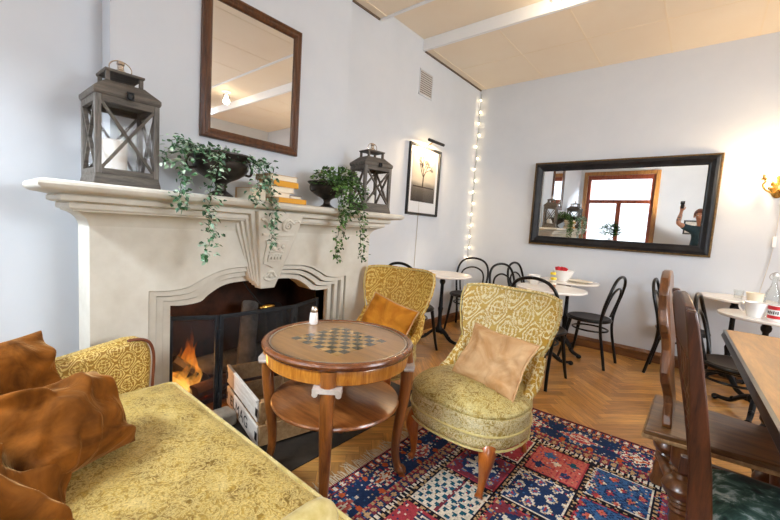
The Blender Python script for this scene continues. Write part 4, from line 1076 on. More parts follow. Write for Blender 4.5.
bistro('round marble bistro table against the back wall carrying the white bowl', (-1.06, 4.33, 0), .29, .765, R(-40))
bistro('round marble bistro table at the right with the milk can and bottle', (.42, 3.83, 0), .28, .745, R(20))
bistro('round marble bistro table under the wall lamp, against the back wall', (.27, 4.40, 0), .275, .80, R(60))

# tableware
def cup(label, loc, s=1.0, saucer=False, rz=0):
    t = thing('cup', label, 'cup', loc, rz, 'white cups')
    MB().lathe([(.001, .002), (.024*s, 0), (.026*s, .004), (.034*s, .03*s), (.040*s, .062*s), (.041*s, .066*s), (.038*s, .064*s), (.03*s, .03*s), (.02*s, .01*s), (.001, .009*s)], 24).build('cup_bowl', MT['porcelain'], t)
    MB().tube(smooth([(.036*s, 0, .052*s), (.056*s, 0, .054*s), (.06*s, 0, .036*s), (.048*s, 0, .02*s), (.032*s, 0, .02*s)], 5), .004*s, 8).build('handle', MT['porcelain'], t)
    return t
T2Z, T3Z, T4Z, T5Z = .7455, .7655, .7455, .8005
cup('white cup on the table with the spice jars, nearest the mirror left corner', (-1.235, 3.74, T2Z), 1.45, rz=R(160))
def jar(label, loc, h, fill):
    t = thing('spice_jar', label, 'jar', loc, 0, 'yellow capped spice jars')
    MB().lathe([(.001, 0), (.024, 0), (.026, .005), (.026, h-.02), (.02, h-.008), (.02, h), (.001, h)], 20).build('jar_glass', MT['bottleglass'], t)
    MB().lathe([(.001, .004), (.022, .004), (.022, h*.5), (.001, h*.5)], 16).build('spice', fill, t)
    MB().lathe([(.001, h), (.024, h), (.0245, h+.004), (.0245, h+.018), (.022, h+.022), (.001, h+.022)], 20).build('cap', MT['yellowcap'], t)
    MB().lathe([(.0265, h*.5), (.0265, h*.72)], 20, cap=False).build('label_band', MT['paper'], t)
MT['yellowcap'] = mat('yellow_plastic', '#e3c522', rough=.35)
jar('taller yellow capped spice jar at the back of the pair', (-1.045, 3.68, T2Z), .125, mat('pepper', '#a58a70', rough=.9, scale=60))
jar('nearer yellow capped spice jar on the marble table', (-1.015, 3.605, T2Z), .085, mat('paprika', '#b9795a', rough=.9, scale=60))
BW = thing('bowl', 'deep white bowl with red sachets on the back wall table', 'bowl', (-1.1, 4.24, T3Z))
MB().lathe([(.001, 0), (.05, 0), (.052, .008), (.075, .04), (.098, .09), (.104, .11), (.1, .112), (.09, .09), (.06, .035), (.001, .02)], 32).build('bowl_body', MT['porcelain'], BW)
RS = thing('sachet_bunch', 'red sachets sticking up out of the white bowl', 'sachets', (-1.13, 4.24, T3Z+.05)); red = mat('red_paper', '#c3202a', rough=.45)
for k, (x, y, a) in enumerate(((-.03, 0, -.25), (.01, .02, .2), (.035, -.01, .5), (-.01, -.02, .1))):
    MB().obox((x, y, .05), (.045, .004, .09), M.Rotation(a, 3, 'Y') @ M.Rotation(.3*k, 3, 'Z')).build('sachet', red, RS, bev=.001)
PLA = thing('plate', 'cream oval plate in front of the white bowl', 'plate', (-.95, 4.28, T3Z))
m_ = MB(); m_.loft([[(a*.13*k, b*.09*k, z) for a, b in [(cos(2*pi*i/32), sin(2*pi*i/32)) for i in range(32)]] for k, z in ((.6, 0), (.7, .004), (1, .016), (.98, .019), (.7, .008), (.1, .007))]); m_.build('plate_body', mat('cream_glaze', '#e9dbc0', '#f3e9d5', rough=.3, scale=6), PLA)

cup('white cup at the right edge, beside the red banded can', (.34, 3.72, T4Z), 1.6, rz=R(150))
CN = thing('milk_can', 'small white can with broad red bands beside the cup', 'can', (.44, 3.70, T4Z))
MB().lathe([(.001, 0), (.04, 0), (.041, .004), (.041, .1), (.039, .104), (.001, .104)], 28).build('can_body', MT['porcelain'], CN)
for a, b in ((.012, .034), (.074, .1)): MB().lathe([(.0414, a), (.0414, b)], 28, cap=False).build('red_band', red, CN)
mb = MB()
for k in range(7): mb.obox((-.0415*sin(.25*k-.75+.6), -.0415*cos(.25*k-.75+.6), .054), (.006, .0008, .016 if k % 2 else .022), M.Rotation(-(.25*k-.75+.6), 3, 'Z'))
mb.build('print_marks', MT['ink'], CN, flat=True)
BT = thing('swing_top_bottle', 'clear glass swing top bottle at the right edge', 'bottle', (.425, 3.805, T4Z))
MB().lathe([(.001, 0), (.043, 0), (.046, .008), (.046, .15), (.04, .18), (.022, .225), (.016, .25), (.016, .285), (.019, .288), (.019, .298), (.014, .3), (.013, .25), (.02, .22), (.037, .178), (.043, .15), (.043, .01), (.001, .006)], 28).build('bottle_glass', MT['bottleglass'], BT)
MB().lathe([(.001, .3), (.016, .3), (.017, .312), (.011, .322), (.001, .323)], 16).build('stopper', MT['porcelain'], BT)
MB().tube(smooth([(.017, 0, .27), (.03, 0, .285), (.026, 0, .31), (0, 0, .326), (-.026, 0, .31), (-.03, 0, .285), (-.017, 0, .27)], 5), .0018, 6).build('wire_bail', MT['zinc'], BT)
def tumbler(label, loc, r, h, c):
    t = thing('tumbler', label, 'glass', loc)
    MB().lathe([(.001, 0), (r*.8, 0), (r, h), (r*.94, h), (r*.74, .008), (.001, .008)], 24).build('glass_wall', c, t)
tumbler('small frosted glass on the table under the wall lamp', (.28, 4.33, T5Z), .035, .075, MT['bottleglass'])
tumbler('cream tealight bowl on the table under the wall lamp', (.38, 4.30, T5Z), .06, .07, bpy.data.materials['cream_glaze'])

# ---------------------------------------------------------------- wall lamp, cable, string lights, ceiling lamps
SCN = thing('wall_sconce', 'gilt brass two armed wall lamp glowing at the right edge', 'lamp', (.452, YB, 1.80))
mb = MB(); mb.lathe([(.001, 0), (.05, 0), (.052, .006), (.03, .016), (.012, .022), (.001, .022)], 20); 
for i, (x, y, z) in enumerate(mb.v): mb.v[i] = (x, -z, y*1.9-.02)
mb.build('back_plate', MT['brass'], SCN)
glowm = emis('warm_bulb', '#ffd9a0', 30)
for s in (-1, 1):
    a = MB(); a.tube(smooth([(0, -.02, -.04), (s*.035, -.06, -.075), (s*.085, -.085, -.05), (s*.105, -.09, -.01), (s*.09, -.09, .02), (s*.1, -.09, .035)], 6), .0075, 8)
    a.tube(smooth([(s*.03, -.055, -.07), (s*.04, -.06, -.03), (s*.065, -.07, -.03), (s*.06, -.065, -.05)], 5), .005, 6); ar = a.build('arm', MT['brass'], SCN)
    c = MB(); c.lathe([(.008, .03), (.024, .036), (.026, .044), (.014, .046), (.012, .085), (.001, .085)], 16, (s*.1, -.09, 0)); c.build('candle_cup', MT['brass'], ar)
    c = MB(); c.lathe([(.001, .086), (.009, .088), (.017, .104), (.015, .125), (.006, .145), (.001, .15)], 14, (s*.1, -.09, 0)); c.build('bulb', glowm, ar)
CB = thing('lamp_cable', 'thin cable with a small white switch hanging below the wall lamp', 'cable', (.478, YB, 1.3))
mb = MB(); mb.tube(smooth([(.0, -.008, .4), (.008, -.008, .3), (.002, -.01, .06), (0, -.01, -.04), (-.012, -.01, -.2), (-.04, -.02, -.42), (-.045, -.02, -.5)], 6), .003, 6); mb.build('cable', bpy.data.materials['cable_paint'], CB)
MB().box(-.013, .015, -.024, -.006, -.045, .05).build('switch', MT['porcelain'], CB, bev=.004)
SL = thing('string_lights', 'string of small warm bulbs hanging down the far room corner', 'string lights', (XL+.03, YB-.03, 3.05))
mb = MB(); rg = random.Random(4); pts = [(0+.006*sin(i*1.3), .006*cos(i*1.7), -i*.075) for i in range(30)]; mb.tube(pts, .0022, 5); cab = mb.build('cable', MT['stem'], SL)
sb = emis('fairy_bulb', '#ffe0ae', 15); b0 = None
for i in range(15):
    x, y, z = pts[min(29, 1+2*i)]; ox, oy = (.016, -.012) if i % 2 else (.004, -.02)
    k = MB().sphere((x+ox, y+oy, z-.018), (.009, .009, .014), 10, 8); o = k.build('bulb', sb, SL)
    s = MB(); s.tube([(x, y, z), (x+ox, y+oy, z)], .0045, 6); s.build('socket', MT['dark'], o)
def ceiling_lamp(label, x, y):
    t = thing('ceiling_lamp', label, 'lamp', (x, y, 3.214), 0, 'small glass ceiling lamps')
    m = MB(); m.lathe([(.001, -.001), (.07, -.001), (.07, -.012), (.03, -.022), (.02, -.04), (.001, -.04)], 24); m.build('ceiling_rose', MT['white'], t)
    m = MB(); m.lathe([(.022, -.04), (.05, -.05), (.055, -.07), (.055, -.15), (.052, -.15), (.052, -.07), (.047, -.054), (.022, -.044)], 24, cap=False); m.build('lamp_shade', MT['glass'], t)
    m = MB(); m.sphere((0, 0, -.09), (.024, .024, .034), 12, 8); m.build('bulb', emis('lamp_glow', '#fff0d8', 14) if not bpy.data.materials.get('lamp_glow') else bpy.data.materials['lamp_glow'], t)
ceiling_lamp('small glass ceiling lamp just inside the top edge of the picture', -1.07, 3.12)
ceiling_lamp('small glass ceiling lamp seen only in the mantel mirror', 1.45, 3.02)
# ---------------------------------------------------------------- dark dining table and the two carved chairs
DT = thing('dining_table', 'long dark edged wooden dining table at the right edge', 'table', (.6, 2.05, 0), R(2.4))
x0, x1, y0, y1 = -.425, .45, -.95, .84
mb = MB(); mb.loft([[(x, y, z) for x, y in rr(x0+.012, x1-.012, y0+.012, y1-.012, .03)] for z in (.735, .7605)]); mb.build('table_top', MT['tabletop'], DT, angle=30)
mb = MB(); o1, o2 = rr(x0, x1, y0, y1, .035), rr(x0+.0125, x1-.0125, y0+.0125, y1-.0125, .03)
mb.loft([[(x, y, .715) for x, y in o2], [(x, y, .715) for x, y in o1], [(x*1.0, y, .728) for x, y in rr(x0-.006, x1+.006, y0-.006, y1+.006, .038)], [(x, y, .742) for x, y in o1], [(x, y, .758) for x, y in o1], [(x, y, .761) for x, y in o2]], cap=False, loop=True); mb.build('edge_moulding', MT['ebony'], DT, angle=25)
mb = MB()
for a in (x0+.07, x1-.09): mb.box(a, a+.02, y0+.15, y1-.15, .63, .714)
for a in (y0+.15, y1-.17): mb.box(x0+.09, x1-.09, a, a+.02, .63, .714)
mb.build('apron', MT['darkwood'], DT, bev=.002)
for sy in (y0+.16, y1-.2):
    for sx in (x0+.11, x1-.12):
        MB().lathe([(.035, 0), (.04, .02), (.03, .05), (.045, .1), (.055, .2), (.045, .3), (.028, .34), (.04, .36), (.04, .38), (.03, .4), (.045, .5), (.05, .56), (.04, .6), (.045, .629)], 20, (sx+(.1 if sx < 0 else 0), sy, 0)).build('leg', MT['ebony'], DT)
mb = MB(); mb.box(x0+.09, x1-.1, -.2, -.12, .15, .2)
for sy in (y0+.16, y1-.2): mb.box(x0+.14, x1-.15, sy-.02, sy+.02, .12, .17)
mb.box(-.02, .03, y0+.18, y1-.22, .12, .17)
mb.build('stretcher', MT['darkwood'], DT, bev=.004)

# plank seated chair with a scalloped board back, seen edge-on
ST = thing('board_chair', 'carved board-back chair with a worn plank seat and turned legs', 'chair', (.14, 2.1, 0))
SL_ = (.14, 2.1, 0)
mb = MB(); mb.loft([[(x, y, z) for x, y in ((-.105, 1.865), (.38, 1.93), (.38, 2.30), (-.105, 2.345))] for z in (.418, .450)])
mb.build('seat', MT['plank'], ST, SL_, bev=.006)
mb = MB(); mb.loft([[(x, y, z) for x, y in ((-.112, 1.858), (.386, 1.924), (.386, 2.306), (-.112, 2.352))] for z in (.412, .428)]); mb.build('seat_edge', mat('worn_edge_wood', '#7d5a34', '#b79567', rough=.6, scale=40), ST, SL_, bev=.004)
prof = [(0, .16), (.02, .165), (.05, .15), (.09, .105), (.12, .1), (.15, .125), (.19, .17), (.24, .19), (.29, .175), (.33, .165), (.38, .172), (.41, .2), (.44, .2), (.47, .185), (.52, .175), (.56, .18), (.59, .17), (.63, .14), (.655, .06)]
cy_ = 2.10
def bx(z): return -.034-.118*z
L_o = [(cy_-w, z) for z, w in prof]+[(cy_+w, z) for z, w in reversed(prof)]
mb = MB(); n = len(L_o); vs = [(bx(z)+.017+.0035*sin(z*22), y, .449+z) for y, z in L_o]+[(bx(z)-.017+.0035*sin(z*22), y, .449+z) for y, z in L_o]
mb.add(vs, [tuple(range(n)), tuple(reversed(range(n, 2*n)))]+[(i, i+n, (i+1) % n+n, (i+1) % n) for i in range(n)])
mb.build('backrest', MT['midwood'], ST, SL_, bev=.007, seg=3, angle=20)
tp = [(0, .034), (.06, .036), (.2, .036), (.24, .03), (.26, .036), (.29, .026), (.33, .03), (.36, .046), (.43, .055), (.5, .047), (.53, .032), (.55, .036), (.575, .028), (.6, .034), (.625, .027), (.65, .033), (.68, .026), (.75, .03), (.88, .024), (.94, .03), (1, .024)]
for (px, py, qx, qy) in ((.035, 1.935, .05, 1.90), (.0, 2.28, -.05, 2.32), (.33, 1.98, .36, 1.95), (.33, 2.25, .36, 2.28)):
    MB().turned((px, py, .413), (qx, qy, 0), [(a_, b_*1.3) for a_, b_ in tp], 18).build('leg', MT['midwood'], ST, SL_)
MB().turned((.062, 1.945, .17), (-.06, 2.29, .17), [(0, .012), (.15, .016), (.3, .024), (.5, .03), (.7, .024), (.85, .016), (1, .012)], 14).build('stretcher', MT['midwood'], ST, SL_)

# nearer high-backed chair with green needlework seat
NC = thing('high_back_chair', 'dark high-backed wooden chair with a green floral seat, nearest at the right edge', 'chair', (.25, 1.56, 0)); NO = (.25, 1.56, 0)
def stile(p):
    m = MB(); m.loft([[(x-a, y-.016, z), (x+a, y-.016, z), (x+a, y+.016, z), (x-a, y+.016, z)] for x, y, z, a in p]); return m
near = [(.085, 1.345, 0, .022), (.088, 1.345, .25, .026), (.078, 1.345, .42, .03), (.062, 1.35, .6, .026), (.036, 1.355, .8, .02), (.004, 1.36, 1.0, .014), (-.004, 1.36, 1.04, .012)]
far = [(x-.052*min(1, max(0, (z-.40)/.5)), y+.405, z, a) for x, y, z, a in near[:-1]]+[(-.058, 1.765, 1.06, .012)]
stile(near).build('stile', MT['darkwood'], NC, NO, bev=.005)
stile(far).build('stile', MT['darkwood'], NC, NO, bev=.005)
def bk(y, z):   # back plane between the stiles
    t = (y-1.36)/.405
    for (xa, _, za, _), (xb, _, zb, _) in zip(near, near[1:]):
        if za <= z <= zb: xs = xa+(xb-xa)*(z-za)/(zb-za)
    if z > 1.04: xs = -.004-(z-1.04)*.2
    return xs-.052*t*min(1, max(0, (z-.40)/.5))
mb = MB(); ys = [1.378+.37*i/10 for i in range(11)]
mb.loft([[(bk(y, .88)-.012, y, .88), (bk(y, .88)+.012, y, .88), (bk(y, 1.05)+.012, y, 1.045+.025*sin((y-1.378)/.37*pi)), (bk(y, 1.05)-.012, y, 1.045+.025*sin((y-1.378)/.37*pi))] for y in ys]); mb.build('crest_rail', MT['darkwood'], NC, NO, bev=.004)
mb = MB(); mb.loft([[(bk(y, .5)-.01, y, .5), (bk(y, .5)+.01, y, .5), (bk(y, .55)+.01, y, .55), (bk(y, .55)-.01, y, .55)] for y in ys]); mb.build('lower_rail', MT['darkwood'], NC, NO, bev=.003)
for yy in (1.45, 1.53, 1.61, 1.69):
    MB().turned((bk(yy, .55), yy, .545), (bk(yy, .88), yy, .885), [(0, .009), (.2, .012), (.3, .018), (.4, .01), (.5, .016), (.6, .01), (.7, .018), (.8, .012), (1, .009)], 12).build('back_spindle', MT['darkwood'], NC, NO)
mb = MB(); mb.box(.05, .5, 1.335, 1.36, .37, .44); mb.box(.02, .5, 1.75, 1.775, .37, .44); mb.box(.475, .5, 1.36, 1.75, .37, .44); mb.box(.06, .085, 1.36, 1.75, .37, .44)
mb.build('seat_rail', MT['darkwood'], NC, NO, bev=.004)
def needle():
    m, nt, b = newmat('green_needlework'); v = coords(nt, 'Object'); n = N(nt, 'ShaderNodeTexNoise', Scale=13, Detail=5, Roughness=.6, Distortion=.7); L(nt, v, n.inputs['Vector'])
    L(nt, ramp(nt, [(.36, '#0d1c1c'), (.47, '#1f3f3a'), (.54, '#3c5a50'), (.60, '#8d9fa0'), (.68, '#c5ccc6')], n.outputs[0]).outputs[0], b.inputs['Base Color']); b.inputs['Roughness'].default_value = .95
    n2 = N(nt, 'ShaderNodeTexNoise', Scale=300); L(nt, v, n2.inputs['Vector']); bump(nt, b, n2.outputs[0], .3, .003); return m
mb = MB()
def st_(u, v):
    e = (1-abs(2*u-1)**4)*(1-abs(2*v-1)**4); return (.088+.385*u, 1.362+.386*v, .425+.05*max(0, e)**.5)
mb.grid(st_, 16, 16); mb.build('seat_pad', needle(), NC, NO)
for p in (((.46, 1.37), 1), ((.46, 1.74), 1)):
    (x, y), _ = p; MB().lathe([(.02, 0), (.024, .03), (.016, .06), (.026, .12), (.03, .2), (.02, .24), (.028, .27), (.024, .369)], 16, (x, y, 0)).build('leg', MT['darkwood'], NC, NO)

# ---------------------------------------------------------------- rug: knots laid out as cells
RX0, RX1, RY0, RY1, ZR = -1.20, .56, .30, 2.67, .006
CS = .0085
nx, ny = int((RX1-RX0)/CS), int((RY1-RY0)/CS)
NAVY, BLUE, RED, MAR, CRM, SAL, TEAL, BLK, RUST, TAN_ = [lin(h) for h in ('#24365a', '#3a6291', '#a83f48', '#7c3440', '#dcd4c2', '#c4665a', '#1f5566', '#1c1a22', '#b5552f', '#b99a70')]
def diamond(u, v): return abs(u)+abs(v)
def flower(u, v, r, a, b, c):
    q = math.hypot(u, v); th = math.atan2(v, u)
    if q < r*.3: return c
    if q < r*(.75+.25*cos(8*th)): return a
    if q < r*1.15: return b
    return None
def panel(kind, u, v, w, h):
    """colour inside a compartment; u,v metres from its centre"""
    if kind == 0:     # rows of teal leaves on pale ground
        k = ((u+.5) % .044)-.022; r = int((v+.5)/.034); k = ((u+.5+(r % 2)*.022) % .044)-.022; q = ((v+.5) % .034)-.017
        if abs(u) < .006: return MAR
        return TEAL if abs(k) < .015-.010*(q+.014)/.028 and abs(q) < .013 else CRM
    if kind == 1:     # blue with star flowers
        k = ((u+.5) % .085)-.0425; r = int((v+.5)/.065); k = ((u+.5+(r % 2)*.0425) % .085)-.0425; q = ((v+.5) % .065)-.0325
        f = flower(k, q, .022, [CRM, RED, SAL][(r+int((u+.5)/.085)) % 3], NAVY, RUST); return f or (BLUE if (int(u*300)+int(v*300)) % 5 else NAVY)
    if kind == 2:     # salmon with dark birds and a pale cross
        for (a, b, s, c) in ((-.07, .06, .035, NAVY), (.06, .07, .03, NAVY), (-.05, -.06, .038, BLUE), (.07, -.05, .03, TEAL), (0, 0, .026, CRM)):
            if diamond((u-a)*(1+.3*sin(v*190)), (v-b)) < s: return c
        return SAL if (abs(u*40-int(u*40)) > .12) else RED
    if kind == 3:     # cream lattice with blue diamonds
        k = ((u+.5) % .075)-.0375; q = ((v+.5) % .09)-.045; d = diamond(k/.0375, q/.045)
        if d > .86: return NAVY
        if d < .25: return RED
        if d < .5: return BLUE
        if .66 < d < .74: return TAN_
        return CRM
    if kind == 4:     # maroon with a pale lobed medallion
        f = flower(u, v, .085, CRM, NAVY, BLUE)
        if f: return f
        k = ((u+.5) % .07)-.035; q = ((v+.5) % .07)-.035
        return (TAN_ if diamond(k, q) < .013 else BLUE if diamond(k, q) < .02 else MAR)
    if kind == 5:     # red with a cypress
        if abs(u) < .05*(1-(v+.12)/.25) and -.12 < v < .13: return NAVY if int(v*120) % 3 else CRM
        k = ((u+.5) % .06)-.03; q = ((v+.5) % .06)-.03
        return CRM if diamond(k, q) < .009 else RED
BW_ = .285; FW_ = .42
cellx, celly = .29, .305
kinds = {}; seq = [[3, 5, 0, 4, 2, 1], [1, 0, 4, 3, 2, 5], [4, 1, 3, 5, 1, 0]]
def rugcol(x, y):
    dl, dr, df, dn = x-RX0, RX1-x, RY1-y, y-RY0
    jl = .004*sin(y*37)
    bl = min(dl, dr); d = min(bl, df*BW_/FW_, dn)+jl*.4
    along = y if bl <= df*BW_/FW_ and bl <= dn else x
    if d < .012: return BLK if d > .005 else MAR
    if d < BW_:
        e = d
        if e < .05:
            k = (along % .05)-.025; return (CRM if abs(k) < .009 else RUST if abs(k) < .016 else NAVY) if .016 < e < .042 else MAR
        if e < .062: return TAN_ if int(along*70) % 2 else NAVY
        if e < .205:  # main border: toothed diamonds on navy
            c = e-.1335; k = (along % .30)-.15; n = diamond(k/.15, c/.075)+.10*(int(abs(c)*90) % 2)
            par = int(along/.30) % 2
            n += .05*sin(along*95)
            if n < .2: return RED if par else CRM
            if n < .4: return CRM if par else RUST
            if n < .52: return RED if par else CRM
            if n < .66: return SAL if par else NAVY
            if n < .86: return CRM if int(along*60) % 2 else (BLUE if par else RED)
            q = (along % .15)-.075
            if math.hypot(q, abs(c)-.055) < .016: return RUST
            return NAVY
        if e < .218: return TAN_ if int(along*70+.5) % 2 else RED
        if e < .262:
            k = (along % .044)-.022; return TAN_ if abs(k)+abs(e-.24) < .018 else (NAVY if int(along/.044) % 2 else MAR)
        return CRM if int(along*80) % 2 else BLK
    fx, fy = x-(RX0+BW_+.005), RY1-FW_-.005-y
    i, j = int(fx/cellx), int(fy/celly); u, v = fx-i*cellx, fy-j*celly
    if u < .018 or v < .018 or u > cellx-.012 or v > celly-.012:
        t = (v if (u < .018 or u > cellx-.012) else u)
        return TAN_ if (int(t/.017) % 2 and (u < .012 or v < .012)) else BLK
    if u < .026 or v < .026 or u > cellx-.02 or v > celly-.02: return RED if (i+j) % 2 else CRM
    # columns from the fringe end; rows counted from the far border
    tab = {(0, 0): 5, (0, 1): 4, (0, 2): 0, (0, 3): 5, (1, 0): 2, (1, 1): 3, (1, 2): 4, (1, 3): 1, (2, 0): 1, (2, 1): 1, (2, 2): 5, (2, 3): 3, (3, 0): 4, (3, 1): 2, (3, 2): 0}
    k = tab.get((i, j), (i*2+j*3) % 6)
    return panel(k, u-cellx/2, v-celly/2, cellx, celly)
mb = MB(); vid = {}
rg = random.Random(2)
for i in range(nx+1):
    for j in range(ny+1):
        x, y = RX0+(RX1-RX0)*i/nx, RY0+(RY1-RY0)*j/ny
        mb.v.append((x, y+.006*sin(x*4+1), ZR+.0015+.0012*noise.noise(V((x*3, y*3, 0)))))
for i in range(nx):
    for j in range(ny):
        x, y = RX0+(RX1-RX0)*(i+.5)/nx, RY0+(RY1-RY0)*(j+.5)/ny
        c = rugcol(x+rg.uniform(-.0025, .0025), y+rg.uniform(-.0025, .0025)) or NAVY; k = rg.uniform(.82, 1.18)
        if rg.random() < .07: c = rg.choice((CRM, RED, BLUE, TAN_, NAVY))
        a = i*(ny+1)+j; mb.f.append((a, a+ny+1, a+ny+2, a+1)); mb.c.append((c[0]*k, c[1]*k, c[2]*k, 1)); mb.uv.append(None)
RG = thing('rug', 'patterned red and blue oriental rug under the armchairs', 'rug', (-.32, 1.48, 0))
mb.build('pile', MT['rug'], RG, (-.32, 1.48, 0), flat=True, recalc=False)
mb = MB()
for i in range(230):
    y = RY0+.02+(RY1-RY0-.04)*i/229
    l = rg.uniform(.045, .085); a = rg.gauss(0, .25)
    mb.tube([(RX0+.003, y, ZR+.002), (RX0-l*.5, y+l*.3*a, ZR+.004), (RX0-l, y+l*a, ZR+.001)], [.0024, .002, .001], 5)
mb.build('fringe', MT['fringe'], RG, (-.32, 1.48, 0))['kind'] = 'stuff'
# ---------------------------------------------------------------- the photographer, seen in the wall mirror
def skinned(name, chains, m, parent=None, off=(0, 0, 0), root=0, sub=2, extra=None):
    """chains: lists of (key or (x,y,z), radius); shared keys join"""
    vs, es, rs, keys = [], [], [], {}
    for ch in chains:
        prev = None
        for it in ch:
            if isinstance(it, str): k = keys[it]
            else:
                p, r = it[0], it[1]; k = len(vs); vs.append((p[0]-off[0], p[1]-off[1], p[2]-off[2])); rs.append(r if isinstance(r, tuple) else (r, r))
                if len(it) > 2: keys[it[2]] = k
            if prev is not None: es.append((prev, k))
            prev = k
    me = bpy.data.meshes.new(name); me.from_pydata(vs, es, []); o = bpy.data.objects.new(name, me); COL.objects.link(o); me.materials.append(m)
    sk = o.modifiers.new('skin', 'SKIN'); sk.use_smooth_shade = True; sk.branch_smoothing = .5
    if not me.skin_vertices: me.skin_vertices.new()
    for i, r in enumerate(rs): me.skin_vertices[0].data[i].radius = r; me.skin_vertices[0].data[i].use_root = (i == root)
    s = o.modifiers.new('sub', 'SUBSURF'); s.levels = 1; s.render_levels = sub
    if parent: o.parent = parent
    return o
PX, PY = -.07, -.50
def hand(w, d, side, palm_n, curl=.5):
    """five finger chains from a wrist point w, along d; side = thumb direction"""
    w, d, side, pn = V(w), V(d).normalized(), V(side).normalized(), V(palm_n).normalized(); out = []
    for k, (o, l) in enumerate(((.03, .068), (.011, .076), (-.009, .07), (-.028, .055))):
        b = w+d*.075+side*o; c = []
        p = b; a = d
        c.append((tuple(w+d*.035+side*o*.6), .012)); c.append((tuple(b), .0105))
        for q, f in enumerate((.45, .32, .23)):
            a = (a*cos(curl)+pn*sin(curl)).normalized() if True else a; p = p+a*l*f; c.append((tuple(p), .0092-.001*q))
        out.append(c)
    t0 = w+d*.02+side*.018; t1 = w+d*.045+side*.045+pn*.012; t2 = t1+(d*.7+side*.3+pn*.5).normalized()*.03; t3 = t2+(d*.8+pn*.6).normalized()*.024
    out.append([(tuple(t0), .013), (tuple(t1), .012), (tuple(t2), .0105), (tuple(t3), .009)])
    return out
lw, le, ls = (-.40, -.40, 1.755), (-.43, -.33, 1.53), (-.285, -.475, 1.445)
rw, re, rs_ = (.261, -.213, 1.17), (.265, -.44, 1.13), (.115, -.475, 1.445)
body = [[((PX, PY, .96), (.15, .11), 'pel'), ((PX, PY, 1.1), (.135, .1), 'wa'), ((PX, PY+.005, 1.28), (.155, .11), 'ch'), ((PX, PY+.02, 1.42), (.12, .085), 'sh'), ((PX-.005, PY+.04, 1.5), .058, 'nk'), ((PX-.012, PY+.07, 1.575), .056), ((PX-.02, PY+.10, 1.63), (.068, .08)), ((PX-.028, PY+.11, 1.70), (.078, .096)), ((PX-.033, PY+.105, 1.765), (.07, .082)), ((PX-.034, PY+.10, 1.80), (.04, .045))],
        ['sh', (ls, .062, 'ls'), ((-.36, -.40, 1.485), .052), (le, .043), ((-.42, -.36, 1.63), .042), (lw, .029, 'lw'), ((-.40, -.41, 1.80), (.034, .02))],
        ['sh', (rs_, .062), ((.19, -.455, 1.29), .052), (re, .043), ((.268, -.33, 1.155), .042), (rw, .029, 'rw'), ((.251, -.168, 1.18), (.034, .02))],
        ['pel', ((PX-.1, PY, .88), .09), ((PX-.11, PY+.02, .5), .058), ((PX-.12, PY-.01, .09), .04), ((PX-.125, PY+.09, .04), .035)],
        ['pel', ((PX+.1, PY, .88), .09), ((PX+.11, PY+.02, .5), .058), ((PX+.12, PY-.01, .09), .04), ((PX+.125, PY+.09, .04), .035)]]
for c in hand((-.40, -.405, 1.775), (0, -.1, 1), (1, .25, 0), (.15, 1, .1), .55): body.append(['lw']+c)
for c in hand((.254, -.188, 1.178), (-.1, 1, .1), (-.6, 0, .8), (-1, .1, -.1), .55): body.append(['rw']+c)
PO = (PX, PY, 0)
PE = skinned('person', body, MT['skin'], None, PO); PE.location = PO
tag(PE, 'person in dark teal shirt with one arm raised, seen in the wall mirror', 'person')
tor = [[((PX, PY, .94), (.168, .128), 'h'), ((PX, PY, 1.1), (.155, .118)), ((PX, PY+.005, 1.28), (.172, .126), 'c'), ((PX, PY+.02, 1.415), (.135, .1), 's'), ((PX-.004, PY+.032, 1.478), .075)],
       ['s', (ls, .074), ((-.335, -.43, 1.47), .066), ((-.365, -.395, 1.49), .06)], ['s', (rs_, .074), ((.155, -.465, 1.36), .066), ((.188, -.455, 1.295), .06)]]
skinned('shirt', tor, MT['shirt'], PE, PO)
tr = [[((PX, PY, 1.0), (.158, .122)), ((PX, PY, .93), (.162, .125), 'p'), ((PX-.1, PY, .84), .108), ((PX-.11, PY+.02, .5), .075), ((PX-.12, PY-.01, .1), .062)], ['p', ((PX+.1, PY, .84), .108), ((PX+.11, PY+.02, .5), .075), ((PX+.12, PY-.01, .1), .062)]]
skinned('trousers', tr, MT['trousers'], PE, PO, root=1)
for s in (-1, 1): skinned('shoe', [[((PX+s*.12, PY-.03, .055), .05), ((PX+s*.123, PY+.06, .045), .045), ((PX+s*.126, PY+.16, .035), (.042, .033))]], MT['dark'], PE, PO)
skinned('tattoo_sleeve', [[((-.4315, -.332, 1.545), .0455), ((-.42, -.36, 1.63), .0445), ((-.404, -.392, 1.725), .0335)]], MT['tattoo'], PE, PO)['label'] = 'blue grey tattoo on the raised forearm'
hc = V((PX-.03, PY+.1, 1.71))
mb = MB()   # hair cap over crown and back of the head
def hairp(u, v):
    a = 2*pi*u; b = v*.5*pi*1.16; front = max(0, sin(a)); b *= (1-.30*front)
    r = V((.098, .118, .125)); return tuple(hc+V((r.x*sin(b)*cos(a), r.y*sin(b)*sin(a), r.z*cos(b)))-V(PO))
mb.grid(hairp, 28, 12, cu=True); mb.build('hair', MT['hair'], PE)
fc = hc+V((0, .085, -.03))-V(PO)
mb = MB(); mb.loft([[fc+V((x*.010*k, y*.8+.004, z)) for x, y, z in ((-1, 0, 0), (0, .012, 0), (1, 0, 0))] for k, z in ((.5, .012),)]+[[fc+V((-.011, .006, -.02)), fc+V((0, .034, -.022)), fc+V((.011, .006, -.02))], [fc+V((-.008, .004, -.03)), fc+V((0, .014, -.031)), fc+V((.008, .004, -.03))]]); mb.build('nose', MT['skin'], PE)
